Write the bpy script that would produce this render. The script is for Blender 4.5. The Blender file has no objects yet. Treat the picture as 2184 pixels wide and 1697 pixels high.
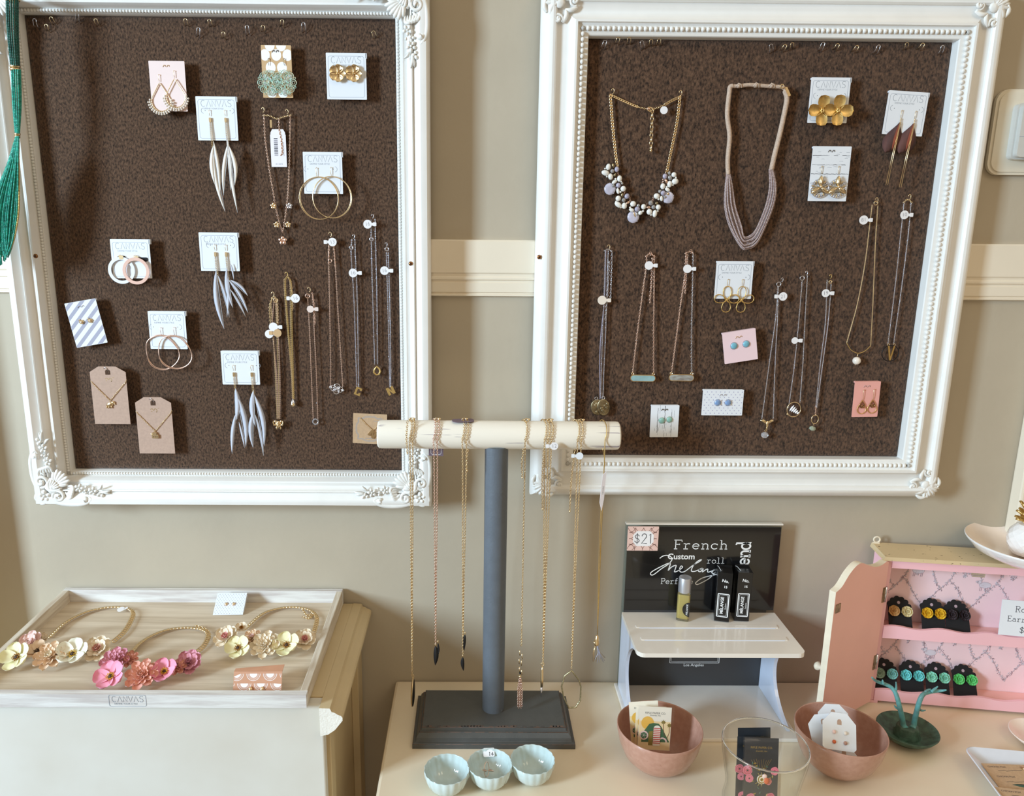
import bpy, math, random
import numpy as np
from mathutils import Vector
random.seed(7)
sc = bpy.context.scene
col = sc.collection
PI = math.pi
# ---------------------------------------------------------------- camera
F, PX, PY = 1589., 1021.75, 848.5
_pi, _ya, _ro = .216019, .0086, .00832
_f = np.array([math.sin(_ya)*math.cos(_pi), math.cos(_ya)*math.cos(_pi), -math.sin(_pi)])
_r = np.array([math.cos(_ya), -math.sin(_ya), 0.]); _u = np.cross(_r, _f)
RX = math.cos(_ro)*_r + math.sin(_ro)*_u; UX = -math.sin(_ro)*_r + math.cos(_ro)*_u
CAM = np.array([0., -1., 1.402])
cd = bpy.data.cameras.new('camera'); cam = bpy.data.objects.new('camera', cd); col.objects.link(cam)
from mathutils import Matrix
cam.matrix_world = Matrix(((RX[0], UX[0], -_f[0], CAM[0]), (RX[1], UX[1], -_f[1], CAM[1]), (RX[2], UX[2], -_f[2], CAM[2]), (0, 0, 0, 1)))
cd.sensor_fit = 'HORIZONTAL'; cd.sensor_width = 36.; cd.lens = F/2184*36.; cd.shift_x = (1092-PX)/2184.
cd.clip_start = .02; cd.clip_end = 50
sc.camera = cam
# ---------------------------------------------------------------- light
sc.view_settings.view_transform = 'Standard'; sc.view_settings.look = 'None'
sc.view_settings.gamma = 1; sc.view_settings.use_curve_mapping = False
sc.view_settings.exposure = 0.0
wd = bpy.data.worlds.new('world'); sc.world = wd; wd.use_nodes = True
_n = wd.node_tree; _n.nodes.clear()
_o = _n.nodes.new('ShaderNodeOutputWorld'); _b = _n.nodes.new('ShaderNodeBackground')
_t = _n.nodes.new('ShaderNodeTexCoord'); _s = _n.nodes.new('ShaderNodeSeparateXYZ'); _c = _n.nodes.new('ShaderNodeValToRGB')
_m = _n.nodes.new('ShaderNodeMapRange'); _m.inputs[1].default_value = -1; _m.inputs[2].default_value = 1
_n.links.new(_t.outputs['Generated'], _s.inputs[0]); _n.links.new(_s.outputs['Z'], _m.inputs[0]); _n.links.new(_m.outputs[0], _c.inputs[0])
_e = _c.color_ramp.elements; _e[0].position = .3; _e[0].color = (.30, .22, .14, 1); _e[1].position = 1; _e[1].color = (1.0, .88, .68, 1)
_x = _e.new(.52); _x.color = (.62, .50, .34, 1)
_n.links.new(_c.outputs[0], _b.inputs['Color']); _b.inputs['Strength'].default_value = .72
_n.links.new(_b.outputs[0], _o.inputs[0])
def area(name, loc, tgt, sx, sy, power, colr):
    l = bpy.data.lights.new(name, 'AREA'); l.shape = 'RECTANGLE'; l.size = sx; l.size_y = sy; l.energy = power; l.color = colr
    o = bpy.data.objects.new(name, l); col.objects.link(o); o.location = loc
    o.rotation_euler = (Vector(tgt)-Vector(loc)).to_track_quat('-Z', 'Y').to_euler(); return o
area('window_light', (-2.58, -1.88, 1.80), (0, 0, 1.1), .50, .9, 136, (.61, .82, 1.0))
area('warm_fill_light', (1.3, -1.5, 2.6), (.5, 0, .9), .7, .7, 5, (1.0, .80, .55))  # added weak warm fill from the upper right, no lamp known there
# ---------------------------------------------------------------- pixel rays
def ray(px, py): return _f + RX*(px-PX)/F - UX*(py-PY)/F
def Wp(px, py, y=0.):
    d = ray(px, py); return CAM + d*((y-CAM[1])/d[1])
def Hp(px, py, z=.75):
    d = ray(px, py); return CAM + d*((z-CAM[2])/d[2])
# ---------------------------------------------------------------- transforms
class Tr:
    def __init__(s, o=(0, 0, 0), B=None): s.o = np.array(o, float); s.B = np.eye(3) if B is None else np.array(B, float)
    def __call__(s, V): return np.asarray(V, float).reshape(-1, 3) @ s.B + s.o
    def sub(s, u=0, v=0, w=0, rot=0, sc=1., tilt=0, pan=0):   # rot about w, tilt about u, pan about v (degrees)
        a, t, p = math.radians(rot), math.radians(tilt), math.radians(pan)
        Rz = np.array([[math.cos(a), math.sin(a), 0], [-math.sin(a), math.cos(a), 0], [0, 0, 1]])
        Rx = np.array([[1, 0, 0], [0, math.cos(t), math.sin(t)], [0, -math.sin(t), math.cos(t)]])
        Ry = np.array([[math.cos(p), 0, -math.sin(p)], [0, 1, 0], [math.sin(p), 0, math.cos(p)]])
        S = sc if hasattr(sc, '__len__') else (sc, sc, sc)
        return Tr(s(np.array([[u, v, w]]))[0], np.diag(S) @ Rx @ Ry @ Rz @ s.B)
I = Tr()
WB = np.array([[1, 0, 0], [0, 0, 1], [0, -1, 0]], float)
def Loc(cx, cy, y, rot=0):           # wall-facing frame, unit = one photo pixel at that spot
    a = Wp(cx, cy, y); b = Wp(cx+1, cy, y); s_ = np.linalg.norm(b-a)
    return Tr(a, WB*s_).sub(rot=rot)
def TT(x, y, z, rz=0, s_=.001): return Tr((x, y, z), np.eye(3)*s_).sub(rot=rz)     # table frame, millimetres
# ---------------------------------------------------------------- materials
MT = {}
def lin(c):
    return tuple(((x/255.)/12.92 if x/255. <= .04045 else ((x/255.+.055)/1.055)**2.4) for x in c)
def mat(name, c, rough=.6, metal=0, var=.06, scale=60, bump=0, bs=None, c2=None, lo=.35, hi=.65, st=(1, 1, 1), alpha=1, trans=0, ior=1.45, coat=0, sheen=0, spec=None, spot=None):
    m = bpy.data.materials.new(name); m.use_nodes = True; nt = m.node_tree; N = nt.nodes; L = nt.links
    b = N['Principled BSDF']; b.inputs['Roughness'].default_value = rough; b.inputs['Metallic'].default_value = metal
    tc = N.new('ShaderNodeTexCoord'); mp = N.new('ShaderNodeMapping'); mp.inputs['Scale'].default_value = st
    L.new(tc.outputs['Object'], mp.inputs[0])
    nz = N.new('ShaderNodeTexNoise'); nz.inputs['Scale'].default_value = scale; nz.inputs['Detail'].default_value = 5
    L.new(mp.outputs[0], nz.inputs['Vector'])
    rp = N.new('ShaderNodeValToRGB'); e = rp.color_ramp.elements
    a = lin(c); d = lin(c2) if c2 else tuple(x*(1-var*2) for x in a)
    e[0].position = lo; e[0].color = (*d, 1); e[1].position = hi; e[1].color = (*a, 1)
    L.new(nz.outputs['Fac'], rp.inputs[0]); out = rp.outputs[0]
    if spot:                       # sparse worn marks: (colour, scale, threshold, stretch)
        sm = N.new('ShaderNodeMapping'); sm.inputs['Scale'].default_value = spot[3]; L.new(tc.outputs['Object'], sm.inputs[0])
        n2 = N.new('ShaderNodeTexNoise'); n2.inputs['Scale'].default_value = spot[1]; n2.inputs['Detail'].default_value = 3; L.new(sm.outputs[0], n2.inputs['Vector'])
        r2 = N.new('ShaderNodeValToRGB'); r2.color_ramp.elements[0].position = spot[2]; r2.color_ramp.elements[1].position = spot[2]+.03; L.new(n2.outputs['Fac'], r2.inputs[0])
        mx = N.new('ShaderNodeMix'); mx.data_type = 'RGBA'; L.new(r2.outputs[0], mx.inputs['Factor']); L.new(out, mx.inputs[6]); mx.inputs[7].default_value = (*lin(spot[0]), 1); out = mx.outputs[2]
    L.new(out, b.inputs['Base Color'])
    if bump:
        n3 = N.new('ShaderNodeTexNoise'); n3.inputs['Scale'].default_value = bs or scale; n3.inputs['Detail'].default_value = 4; L.new(mp.outputs[0], n3.inputs['Vector'])
        bp = N.new('ShaderNodeBump'); bp.inputs['Strength'].default_value = bump; bp.inputs['Distance'].default_value = .001; L.new(n3.outputs['Fac'], bp.inputs['Height']); L.new(bp.outputs[0], b.inputs['Normal'])
    if trans: b.inputs['Transmission Weight'].default_value = trans; b.inputs['IOR'].default_value = ior
    if coat: b.inputs['Coat Weight'].default_value = coat; b.inputs['Coat Roughness'].default_value = .05
    if sheen: b.inputs['Sheen Weight'].default_value = sheen
    if spec is not None: b.inputs['Specular IOR Level'].default_value = spec
    if alpha < 1: b.inputs['Alpha'].default_value = alpha
    MT[name] = m; return m
def thin_glass(name, tint=(250, 252, 250), f=.25, rough=.02):          # clear sheet: fresnel mix of see-through and gloss
    m = bpy.data.materials.new(name); m.use_nodes = True; nt = m.node_tree; N = nt.nodes; L = nt.links; N.clear()
    o = N.new('ShaderNodeOutputMaterial'); mx = N.new('ShaderNodeMixShader'); t = N.new('ShaderNodeBsdfTransparent'); g = N.new('ShaderNodeBsdfGlossy'); lw = N.new('ShaderNodeLayerWeight'); pw = N.new('ShaderNodeMath'); fr = N.new('ShaderNodeMath'); nz = N.new('ShaderNodeTexNoise'); bp = N.new('ShaderNodeBump')
    t.inputs[0].default_value = (*lin(tint), 1); g.inputs['Roughness'].default_value = rough; lw.inputs[0].default_value = .5; pw.operation = 'POWER'; pw.inputs[1].default_value = 4; fr.operation = 'MULTIPLY_ADD'; fr.inputs[1].default_value = .7*f*4; fr.inputs[2].default_value = .04; fr.use_clamp = True; L.new(lw.outputs['Facing'], pw.inputs[0]); L.new(pw.outputs[0], fr.inputs[0]); nz.inputs['Scale'].default_value = 60; bp.inputs['Strength'].default_value = .03; bp.inputs['Distance'].default_value = .001
    L.new(nz.outputs['Fac'], bp.inputs['Height']); L.new(bp.outputs[0], g.inputs['Normal']); L.new(fr.outputs[0], mx.inputs[0]); L.new(t.outputs[0], mx.inputs[1]); L.new(g.outputs[0], mx.inputs[2]); L.new(mx.outputs[0], o.inputs[0]); MT[name] = m; return m
WORN = ((120, 95, 75), 22, .735, (1, 1, 1))
mat('wall_paint', (187, 175, 155), .75, var=.03, scale=9, bump=.25, bs=90)
mat('trim_paint', (236, 224, 204), .45, var=.02, scale=14)
mat('white_frame', (240, 238, 234), .38, var=.02, scale=30, spot=((140, 118, 98), 16, .76, (1, 1, 1)))
mat('white_carved', (240, 238, 233), .42, var=.03, scale=120, spot=((110, 100, 98), 90, .74, (1, 1, 1)))
mat('wool', (112, 84, 65), .95, scale=470, c2=(38, 26, 19), lo=.30, hi=.72, bump=.9, bs=1100, sheen=.3, st=(1, 1, .6), spec=.1)
mat('card_white', (232, 236, 243), .6, var=.01, scale=40)
mat('card_blush', (240, 218, 214), .6, var=.01)
mat('card_pinkpale', (240, 212, 218), .6, var=.01)
mat('card_rose', (236, 170, 160), .6, var=.02)
mat('card_tan', (206, 170, 125), .65, var=.03)
mat('kraft', (190, 160, 142), .75, var=.05, scale=300)
mat('kraft_tan', (196, 164, 130), .75, var=.05, scale=300)
mat('print_grey', (150, 157, 166), .7, var=.02)
mat('print_line', (160, 168, 184), .7, var=.02)
mat('print_dark', (52, 52, 60), .7, var=.02)
mat('stripe_grey', (168, 168, 186), .7, var=.02)
mat('dot_lilac', (170, 168, 200), .7, var=.02)
mat('knock_white', (250, 248, 250), .6, var=.01)
mat('gold', (242, 216, 172), .3, 1, var=.04, scale=300)
mat('gold_satin', (230, 196, 128), .42, 1, var=.08, scale=400)
mat('rose_gold', (244, 210, 192), .3, 1, var=.04, scale=300)
mat('silver', (225, 225, 235), .22, 1, var=.04, scale=300)
mat('antique', (176, 160, 128), .36, 1, var=.25, scale=220)
mat('bronze_glass', (150, 105, 70), .1, .6, var=.1)
mat('black_metal', (26, 24, 26), .4, .5, var=.1)
mat('pearl', (240, 228, 215), .2, var=.03, coat=.6)
mat('milk_stone', (235, 232, 226), .18, var=.03, coat=.5)
mat('lilac_stone', (178, 172, 192), .2, var=.1, coat=.5)
mat('lilac_shell', (206, 202, 220), .22, var=.12, scale=200, coat=.7)
mat('crystal', (235, 235, 240), .06, trans=.7, coat=.5)
mat('mint', (158, 205, 192), .4, .3, scale=300, c2=(205, 196, 166))
mat('mint_stone', (150, 200, 190), .25, var=.1, scale=500, coat=.5)
mat('blue_stone', (128, 160, 205), .25, var=.08, scale=500, coat=.5)
mat('aqua_stone', (122, 185, 205), .3, var=.1, scale=900, coat=.3)
mat('aqua_bar', (150, 186, 190), .3, var=.08, scale=120, coat=.5)
mat('grey_bar', (170, 172, 168), .3, scale=110, c2=(130, 122, 116), coat=.5, st=(1, 1, 3))
mat('cream_feather', (238, 230, 220), .8, var=.05, scale=200, st=(1, 1, .1))
mat('grey_feather', (200, 202, 214), .8, var=.06, scale=200, st=(1, 1, .1))
mat('brown_feather', (104, 64, 56), .8, c2=(70, 48, 46), scale=120, st=(1, 1, .2))
mat('rust_feather', (142, 66, 40), .8, var=.1)
mat('black_feather', (20, 18, 22), .6, var=.2)
mat('blush_enamel', (236, 196, 180), .3, var=.03, coat=.4)
mat('cord', (205, 180, 160), .85, var=.12, scale=500, bump=.4)
mat('seed_bead', (190, 172, 168), .35, c2=(160, 138, 138), scale=500)
mat('teal_bead', (40, 176, 152), .3, c2=(14, 120, 106), scale=300, coat=.3)
mat('teal_dark', (18, 100, 86), .3, c2=(6, 62, 56), scale=300, coat=.3)
mat('copper_screw', (170, 120, 80), .4, 1)
# ---------------------------------------------------------------- mesh builder
class MB:
    def __init__(s): s.V = []; s.Fs = []; s.mi = []; s.sm = []; s.n = 0; s.mats = []
    def add(s, V, Fc, m, T=I, smooth=True):
        V = T(V); k = s.n; s.V.append(V); s.n += len(V)
        if m not in s.mats: s.mats.append(m)
        i = s.mats.index(m)
        s.Fs += [tuple(j+k for j in f) for f in Fc]; s.mi += [i]*len(Fc); s.sm += [smooth]*len(Fc)
    def build(s, name, parent=None, label=None, bevel=0, split=0, loc=None, solid=0):
        V = np.concatenate(s.V); o0 = np.array(parent.location) if parent else (np.array(loc) if loc is not None else np.array([(V[:, 0].min()+V[:, 0].max())/2, (V[:, 1].min()+V[:, 1].max())/2, V[:, 2].min()]))
        if parent is not None and parent.get('_o') is not None: o0 = np.array(parent['_o'])
        me = bpy.data.meshes.new(name); me.from_pydata((V-o0).tolist(), [], s.Fs)
        for m in s.mats: me.materials.append(MT[m])
        me.polygons.foreach_set('material_index', s.mi); me.polygons.foreach_set('use_smooth', s.sm); me.update()
        o = bpy.data.objects.new(name, me); col.objects.link(o)
        if parent is not None: o.parent = parent
        else: o.location = o0
        o['_o'] = [float(x) for x in o0]
        if solid: q = o.modifiers.new('s', 'SOLIDIFY'); q.thickness = solid
        if bevel: q = o.modifiers.new('b', 'BEVEL'); q.width = bevel; q.segments = 2; q.limit_method = 'ANGLE'; q.angle_limit = .6
        if split: q = o.modifiers.new('e', 'EDGE_SPLIT'); q.split_angle = math.radians(split)
        if label: o['label'] = label
        return o
def tag(o, label=None, cat=None, group=None, kind=None):
    if label: o['label'] = label
    if cat: o['category'] = cat
    if group: o['group'] = group
    if kind: o['kind'] = kind
    return o
def thing(name, label, cat, loc, group=None):
    o = bpy.data.objects.new(name, None); col.objects.link(o); o.location = [float(x) for x in loc]; o['_o'] = [float(x) for x in loc]
    o.empty_display_size = .01
    return tag(o, label, cat, group)
# ---------------------------------------------------------------- shapes
def box(mb, m, lo, hi, T=I):
    (a, b, c), (d, e, f) = lo, hi
    V = [(a, b, c), (d, b, c), (d, e, c), (a, e, c), (a, b, f), (d, b, f), (d, e, f), (a, e, f)]
    mb.add(V, [(0, 3, 2, 1), (4, 5, 6, 7), (0, 1, 5, 4), (1, 2, 6, 5), (2, 3, 7, 6), (3, 0, 4, 7)], m, T, False)
def prism(mb, m, P, w0, w1, T=I, smooth=False, side=None):
    n = len(P); V = [(p[0], p[1], w0) for p in P]+[(p[0], p[1], w1) for p in P]
    ar = sum(P[i][0]*P[(i+1) % n][1]-P[(i+1) % n][0]*P[i][1] for i in range(n))
    up = list(range(n, 2*n)); dn = list(range(n))[::-1]
    sd = [(i, (i+1) % n, n+(i+1) % n, n+i) for i in range(n)]
    if ar < 0: up = up[::-1]; dn = dn[::-1]; sd = [q[::-1] for q in sd]
    mb.add(V, [tuple(up), tuple(dn)], m, T, False)
    mb.add(V, sd, side or m, T, smooth)
def circ(cx, cy, rx, ry=None, n=20, a0=0, a1=360, rot=0):
    ry = ry or rx; k = n if abs(a1-a0) >= 360 else n+1; r = math.radians(rot); o = []
    for i in range(k):
        a = math.radians(a0+(a1-a0)*i/n); x, y = rx*math.cos(a), ry*math.sin(a)
        o.append((cx+x*math.cos(r)-y*math.sin(r), cy+x*math.sin(r)+y*math.cos(r)))
    return o
def rrect(w, h, r, n=4, cx=0, cy=0):
    o = []
    for (sx, sy, a) in ((1, 1, 0), (-1, 1, 90), (-1, -1, 180), (1, -1, 270)):
        o += circ(cx+sx*(w/2-r), cy+sy*(h/2-r), r, n=n, a0=a, a1=a+90)
    return o
def frames(P, closed=False, up=None):
    P = np.asarray(P, float); n = len(P)
    t = (np.roll(P, -1, 0)-np.roll(P, 1, 0)) if closed else np.gradient(P, axis=0)
    t /= np.maximum(np.linalg.norm(t, axis=1, keepdims=True), 1e-12)
    a = np.zeros_like(t); ref = np.array(up if up is not None else (0.123, -.2, 1.)); 
    if up is None and abs(t[0] @ ref)/np.linalg.norm(ref) > .9: ref = np.array([1., .1, 0])
    c = ref-t[0]*(ref @ t[0]); a[0] = c/np.linalg.norm(c)
    for i in range(1, n):
        c = (a[i-1] if up is None else ref); c = c-t[i]*(c @ t[i]); l = np.linalg.norm(c); a[i] = c/l if l > 1e-6 else a[i-1]
    return P, t, a, np.cross(t, a)
def tube(mb, m, P, r, n=6, closed=False, T=I, flat=1., up=None, smooth=True, caps=True):
    P = [(p[0], p[1], p[2] if len(p) > 2 else 0) for p in P]
    P, t, a, b = frames(P, closed, up); k = len(P); r = np.broadcast_to(np.asarray(r, float), (k,))
    an = np.arange(n)*2*PI/n
    V = P[:, None]+r[:, None, None]*(np.cos(an)[None, :, None]*a[:, None]*flat+np.sin(an)[None, :, None]*b[:, None])
    Fc = []
    for i in range(k if closed else k-1):
        j = (i+1) % k
        for q in range(n): w = (q+1) % n; Fc.append((i*n+q, i*n+w, j*n+w, j*n+q))
    if not closed and caps: Fc += [tuple(range(n))[::-1], tuple((k-1)*n+q for q in range(n))]
    mb.add(V.reshape(-1, 3), Fc, m, T, smooth)
def ell(mb, m, c, r, n=10, k=6, T=I, rot=0, tilt=0, half=False):
    r = r if hasattr(r, '__len__') else (r, r, r)
    T2 = T.sub(c[0], c[1], c[2] if len(c) > 2 else 0, rot, tilt=tilt); V = []; Fc = []
    for i in range(k+1):
        p = PI*i/k*(.5 if half else 1)
        for j in range(n):
            a = 2*PI*j/n; V.append((r[0]*math.sin(p)*math.cos(a), r[1]*math.sin(p)*math.sin(a), r[2]*math.cos(p)))
    for i in range(k):
        for j in range(n): w = (j+1) % n; Fc.append((i*n+j, (i+1)*n+j, (i+1)*n+w, i*n+w))
    mb.add(V, Fc, m, T2, True)
def lathe(mb, m, prof, seg=32, T=I, mod=None, closed=False, smooth=True):
    V = []; Fc = []; k = len(prof)
    for i, (r, h) in enumerate(prof):
        for j in range(seg):
            a = 2*PI*j/seg; q = mod(a, r, h) if mod else 1; V.append((r*q*math.cos(a), r*q*math.sin(a), h))
    for i in range(k if closed else k-1):
        i2 = (i+1) % k
        for j in range(seg): w = (j+1) % seg; Fc.append((i*seg+j, i*seg+w, i2*seg+w, i2*seg+j))
    mb.add(V, Fc, m, T, smooth)
def resample(P, step):
    P = np.asarray(P, float); d = np.linalg.norm(np.diff(P, axis=0), axis=1); s = np.concatenate([[0], np.cumsum(d)])
    n = max(2, int(round(s[-1]/step))+1); q = np.linspace(0, s[-1], n)
    return np.stack([np.interp(q, s, P[:, i]) for i in range(3)], 1)
def spline(P, per=8):
    P = [np.array(p, float) for p in P]; P = [2*P[0]-P[1]]+P+[2*P[-1]-P[-2]]; o = []
    for i in range(1, len(P)-2):
        a, b, c, d = P[i-1:i+3]
        for j in range(per):
            t = j/per; o.append(.5*((2*b)+(-a+c)*t+(2*a-5*b+4*c-d)*t*t+(-a+3*b-3*c+d)*t**3))
    o.append(P[-2]); return np.array(o)
def chain(mb, m, P, pitch, wr, wid=None, curb=False, up=(0, -1, 0), T=I, n=8, k=4):
    P = resample(T(P), pitch); P, t, a, b = frames(P, False, up)       # a = towards viewer, b = sideways
    L = pitch*.72; wid = wid or pitch*.42; an = np.arange(n)*2*PI/n; am = np.arange(k)*2*PI/k
    cx, cy = np.cos(an), np.sin(an)
    lt = L*cx[:, None]+wr*np.cos(am)[None]*cx[:, None]; ls = wid*cy[:, None]+wr*np.cos(am)[None]*cy[:, None]; ln = wr*np.sin(am)[None]+0*lt
    lt, ls, ln = lt.ravel(), ls.ravel(), ln.ravel()
    q = len(P); ph = np.where(np.arange(q) % 2 == 0, .35, .35+(0 if curb else 1.4)); 
    A = np.cos(ph)[:, None]*b+np.sin(ph)[:, None]*a; Bn = -np.sin(ph)[:, None]*b+np.cos(ph)[:, None]*a
    V = P[:, None]+lt[None, :, None]*t[:, None]+ls[None, :, None]*A[:, None]+ln[None, :, None]*Bn[:, None]
    f1 = []
    for i in range(n):
        for j in range(k): i2, j2 = (i+1) % n, (j+1) % k; f1.append((i*k+j, i*k+j2, i2*k+j2, i2*k+j))
    f1 = np.array(f1); Fc = (f1[None]+(np.arange(q)*n*k)[:, None, None]).reshape(-1, 4)
    mb.add(V.reshape(-1, 3), Fc.tolist(), m, I, True)
def beads(mb, m, P, step, r, n=6, k=4, T=I):
    P = resample(T(P), step); V = []; f1 = []
    for i in range(k+1):
        for j in range(n):
            p = PI*i/k; a = 2*PI*j/n; V.append((math.sin(p)*math.cos(a), math.sin(p)*math.sin(a), math.cos(p)))
    for i in range(k):
        for j in range(n): w = (j+1) % n; f1.append((i*n+j, (i+1)*n+j, (i+1)*n+w, i*n+w))
    V = np.array(V)*r; A = (P[:, None]+V[None]).reshape(-1, 3); Fc = (np.array(f1)[None]+(np.arange(len(P))*len(V))[:, None, None]).reshape(-1, 4)
    mb.add(A, Fc.tolist(), m)
def ribbon(mb, m, P, wd, w, T=I, closed=False):
    P = np.array([(p[0], p[1]) for p in P], float); k = len(P)
    t = (np.roll(P, -1, 0)-np.roll(P, 1, 0)) if closed else np.gradient(P, axis=0)
    t /= np.maximum(np.linalg.norm(t, axis=1, keepdims=True), 1e-9); nn = np.stack([-t[:, 1], t[:, 0]], 1)
    wd = np.broadcast_to(np.asarray(wd, float), (k,))[:, None]
    A, B = P+nn*wd/2, P-nn*wd/2; V = [(x, y, w) for x, y in A]+[(x, y, w) for x, y in B]
    Fc = [(i, k+i, k+(i+1) % k, (i+1) % k) for i in range(k if closed else k-1)]
    mb.add(V, Fc, m, T, False)
def flatpoly(mb, m, P, w, T=I): mb.add([(p[0], p[1], w) for p in P], [tuple(range(len(P)))], m, T, False)
_tc = {}
def text(mb, m, s, size, u, v, w, T=I, rot=0, align='CENTER', bold=0):
    if (s, align, bold) not in _tc:
        c = bpy.data.curves.new('t', 'FONT'); c.body = s; c.align_x = align; c.align_y = 'CENTER'; c.size = 1; c.resolution_u = 3; c.offset = bold; c.fill_mode = 'FRONT'
        o = bpy.data.objects.new('t', c); col.objects.link(o); bpy.context.view_layer.update()
        me = o.evaluated_get(bpy.context.evaluated_depsgraph_get()).to_mesh()
        _tc[(s, align, bold)] = (np.array([tuple(x.co) for x in me.vertices]), [tuple(p.vertices) for p in me.polygons])
        bpy.data.objects.remove(o); bpy.data.curves.remove(c)
    V, Fc = _tc[(s, align, bold)]
    mb.add(V, Fc, m, T.sub(u, v, w, rot, sc=size), False)
def blade(mb, m, p0, p1, wd, bend=0, w=0, T=I, n=7, th=.15, fat=.45):
    p0 = np.array(p0, float); p1 = np.array(p1, float); d = p1-p0; L = np.linalg.norm(d); t = d/L; nn = np.array([-t[1], t[0]]); V = []; Fc = []
    for i in range(n+1):
        q = i/n; c = p0+d*q+nn*bend*math.sin(PI*q); h = wd/2*(math.sin(PI*min(1, q**(math.log(.5)/math.log(fat))))**.8 if 0 < q < 1 else 0)
        for s_, z in ((-1, 0), (0, th*wd), (1, 0), (0, -th*wd*.3)): V.append((c[0]+nn[0]*h*s_, c[1]+nn[1]*h*s_, w+z*(1 if 0 < q < 1 else .1)))
    for i in range(n):
        for j in range(4): Fc.append((i*4+j, i*4+(j+1) % 4, i*4+4+(j+1) % 4, i*4+4+j))
    mb.add(V, Fc, m, T)
def petal(mb, m, L, W, T=I, cup=.25, curl=.2, nl=6, nw=6, blunt=.5, ruf=0, ph=0):
    V = []; Fc = []                       # grows along +v from the origin, facing +w
    for i in range(nl+1):
        f_ = PI*i/nl; q = (1-math.cos(f_))/2; h = W/2*math.sin(f_)**(.75 if blunt > .3 else 1)*(1-.35*blunt+.5*blunt*q)
        for j in range(nw+1):
            x = 2*j/nw-1; z = cup*W*x*x*.5+L*(curl*q*q)+ruf*W*math.sin(x*7+ph)*q*q
            V.append((x*h, L*q, z))
    for i in range(nl):
        for j in range(nw): a = i*(nw+1)+j; Fc.append((a, a+1, a+nw+2, a+nw+1))
    mb.add(V, Fc, m, T)
def spiral(cx, cy, r0, turns, a0, cw=1, n=26, w=0, grow=.12, rise=0):
    o = []
    for i in range(n+1):
        q = i/n; a = math.radians(a0)+cw*2*PI*turns*q; r = r0*(grow+(1-grow)*q); o.append((cx+r*math.cos(a), cy+r*math.sin(a), w+rise*(1-q)))
    return o
# ================================================================ the setting
mb = MB(); box(mb, 'wall_paint', (-2.6, 0, 0), (2.6, .1, 2.8)); tag(mb.build('wall_back'), 'olive grey painted back wall', kind='structure')
mat('floor_wood', (120, 92, 66), .5, c2=(84, 62, 44), scale=6, st=(1, 12, 1))
mb = MB(); box(mb, 'floor_wood', (-2.6, -4, -.05), (2.6, 0, 0)); tag(mb.build('floor'), 'brown wooden floor', kind='structure')
def xprof(mb, m, prof, x0, x1):
    k = len(prof); V = [(x0, y, z) for z, y in prof]+[(x1, y, z) for z, y in prof]
    mb.add(V, [(i, i+1, k+i+1, k+i) for i in range(k-1)]+[tuple(range(k)), tuple(range(k, 2*k))[::-1]], m, I, False)
mb = MB()
xprof(mb, 'trim_paint', [(1.3952, 0), (1.3952, -.006), (1.3932, -.008), (1.353, -.008), (1.351, -.0062), (1.3485, -.0062), (1.3465, -.0078), (1.344, -.0078), (1.3425, -.0055), (1.341, -.0055), (1.3395, -.0068), (1.3275, -.0068), (1.3265, -.0052), (1.3252, -.0052), (1.3245, -.0066), (1.3225, -.0066), (1.3212, 0)], -.70, .764)
tag(mb.build('trim_1'), 'cream chair rail moulding running behind both frames', kind='structure')
mb = MB(); box(mb, 'trim_paint', (.7635, -.022, 0), (.90, 0, 2.5)); box(mb, 'trim_paint', (.78, -.03, 0), (.80, -.022, 2.5))
tag(mb.build('trim_2', bevel=.003), 'pale door casing at the right end of the wall', kind='structure')
mb = MB(); box(mb, 'trim_paint', (-.83, -.06, 0), (-.70, 0, 2.5)); tag(mb.build('shade_trim', bevel=.004), 'unseen deep trim added to shade the wall left of the frames', kind='structure')  # added out of view; its depth sets the shaded strip on the wall

def ring_loft(mb, m, x0, x1, z0, z1, w, prof, smooth=True):     # mitred moulding: prof = (t 0..1 from outer edge, y)
    V = []; Fc = []; k = len(prof)
    for t, y in prof:
        d = t*w; V += [(x0+d, y, z0+d), (x1-d, y, z0+d), (x1-d, y, z1-d), (x0+d, y, z1-d)]
    for i in range(k-1):
        for j in range(4): q = (j+1) % 4; Fc.append((i*4+j, i*4+q, i*4+4+q, i*4+4+j))
    mb.add(V, Fc, m, I, smooth)
def board(x0, x1, z0, z1, yf, par):
    mb = MB(); prof = [(-.004, yf+.004), (.0, yf+.003), (.0015, yf+.0012), (.004, yf+.0003), (.009, yf)]; V = []; Fc = []
    for d, y in prof: V += [(x0+d, y, z0+d), (x1-d, y, z0+d), (x1-d, y, z1-d), (x0+d, y, z1-d)]
    for i in range(4):
        for j in range(4): q = (j+1) % 4; Fc.append((i*4+j, i*4+q, i*4+4+q, i*4+4+j))
    Fc.append((16, 17, 18, 19)); mb.add(V, Fc, 'wool', I, True); return mb.build('fabric_panel', par, split=40)
def bead_row(x0, x1, z0, z1, y, r, step, par):
    mb = MB()
    for a, b in (((x0, z0), (x1, z0)), ((x1, z0), (x1, z1)), ((x1, z1), (x0, z1)), ((x0, z1), (x0, z0))):
        beads(mb, 'white_frame', [(a[0], y, a[1]), (b[0], y, b[1])], step, r, 7, 5)
    return mb.build('bead_trim', par)
def flower5(mb, m, u, v, w, r, T, n=5):
    for i in range(n):
        a = 2*PI*i/n+.3; ell(mb, m, (u+r*.6*math.cos(a), v+r*.6*math.sin(a), w), (r*.42, r*.34, r*.35), 7, 4, T, math.degrees(a))
    ell(mb, m, (u, v, w+r*.2), r*.25, 6, 4, T)
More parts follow.
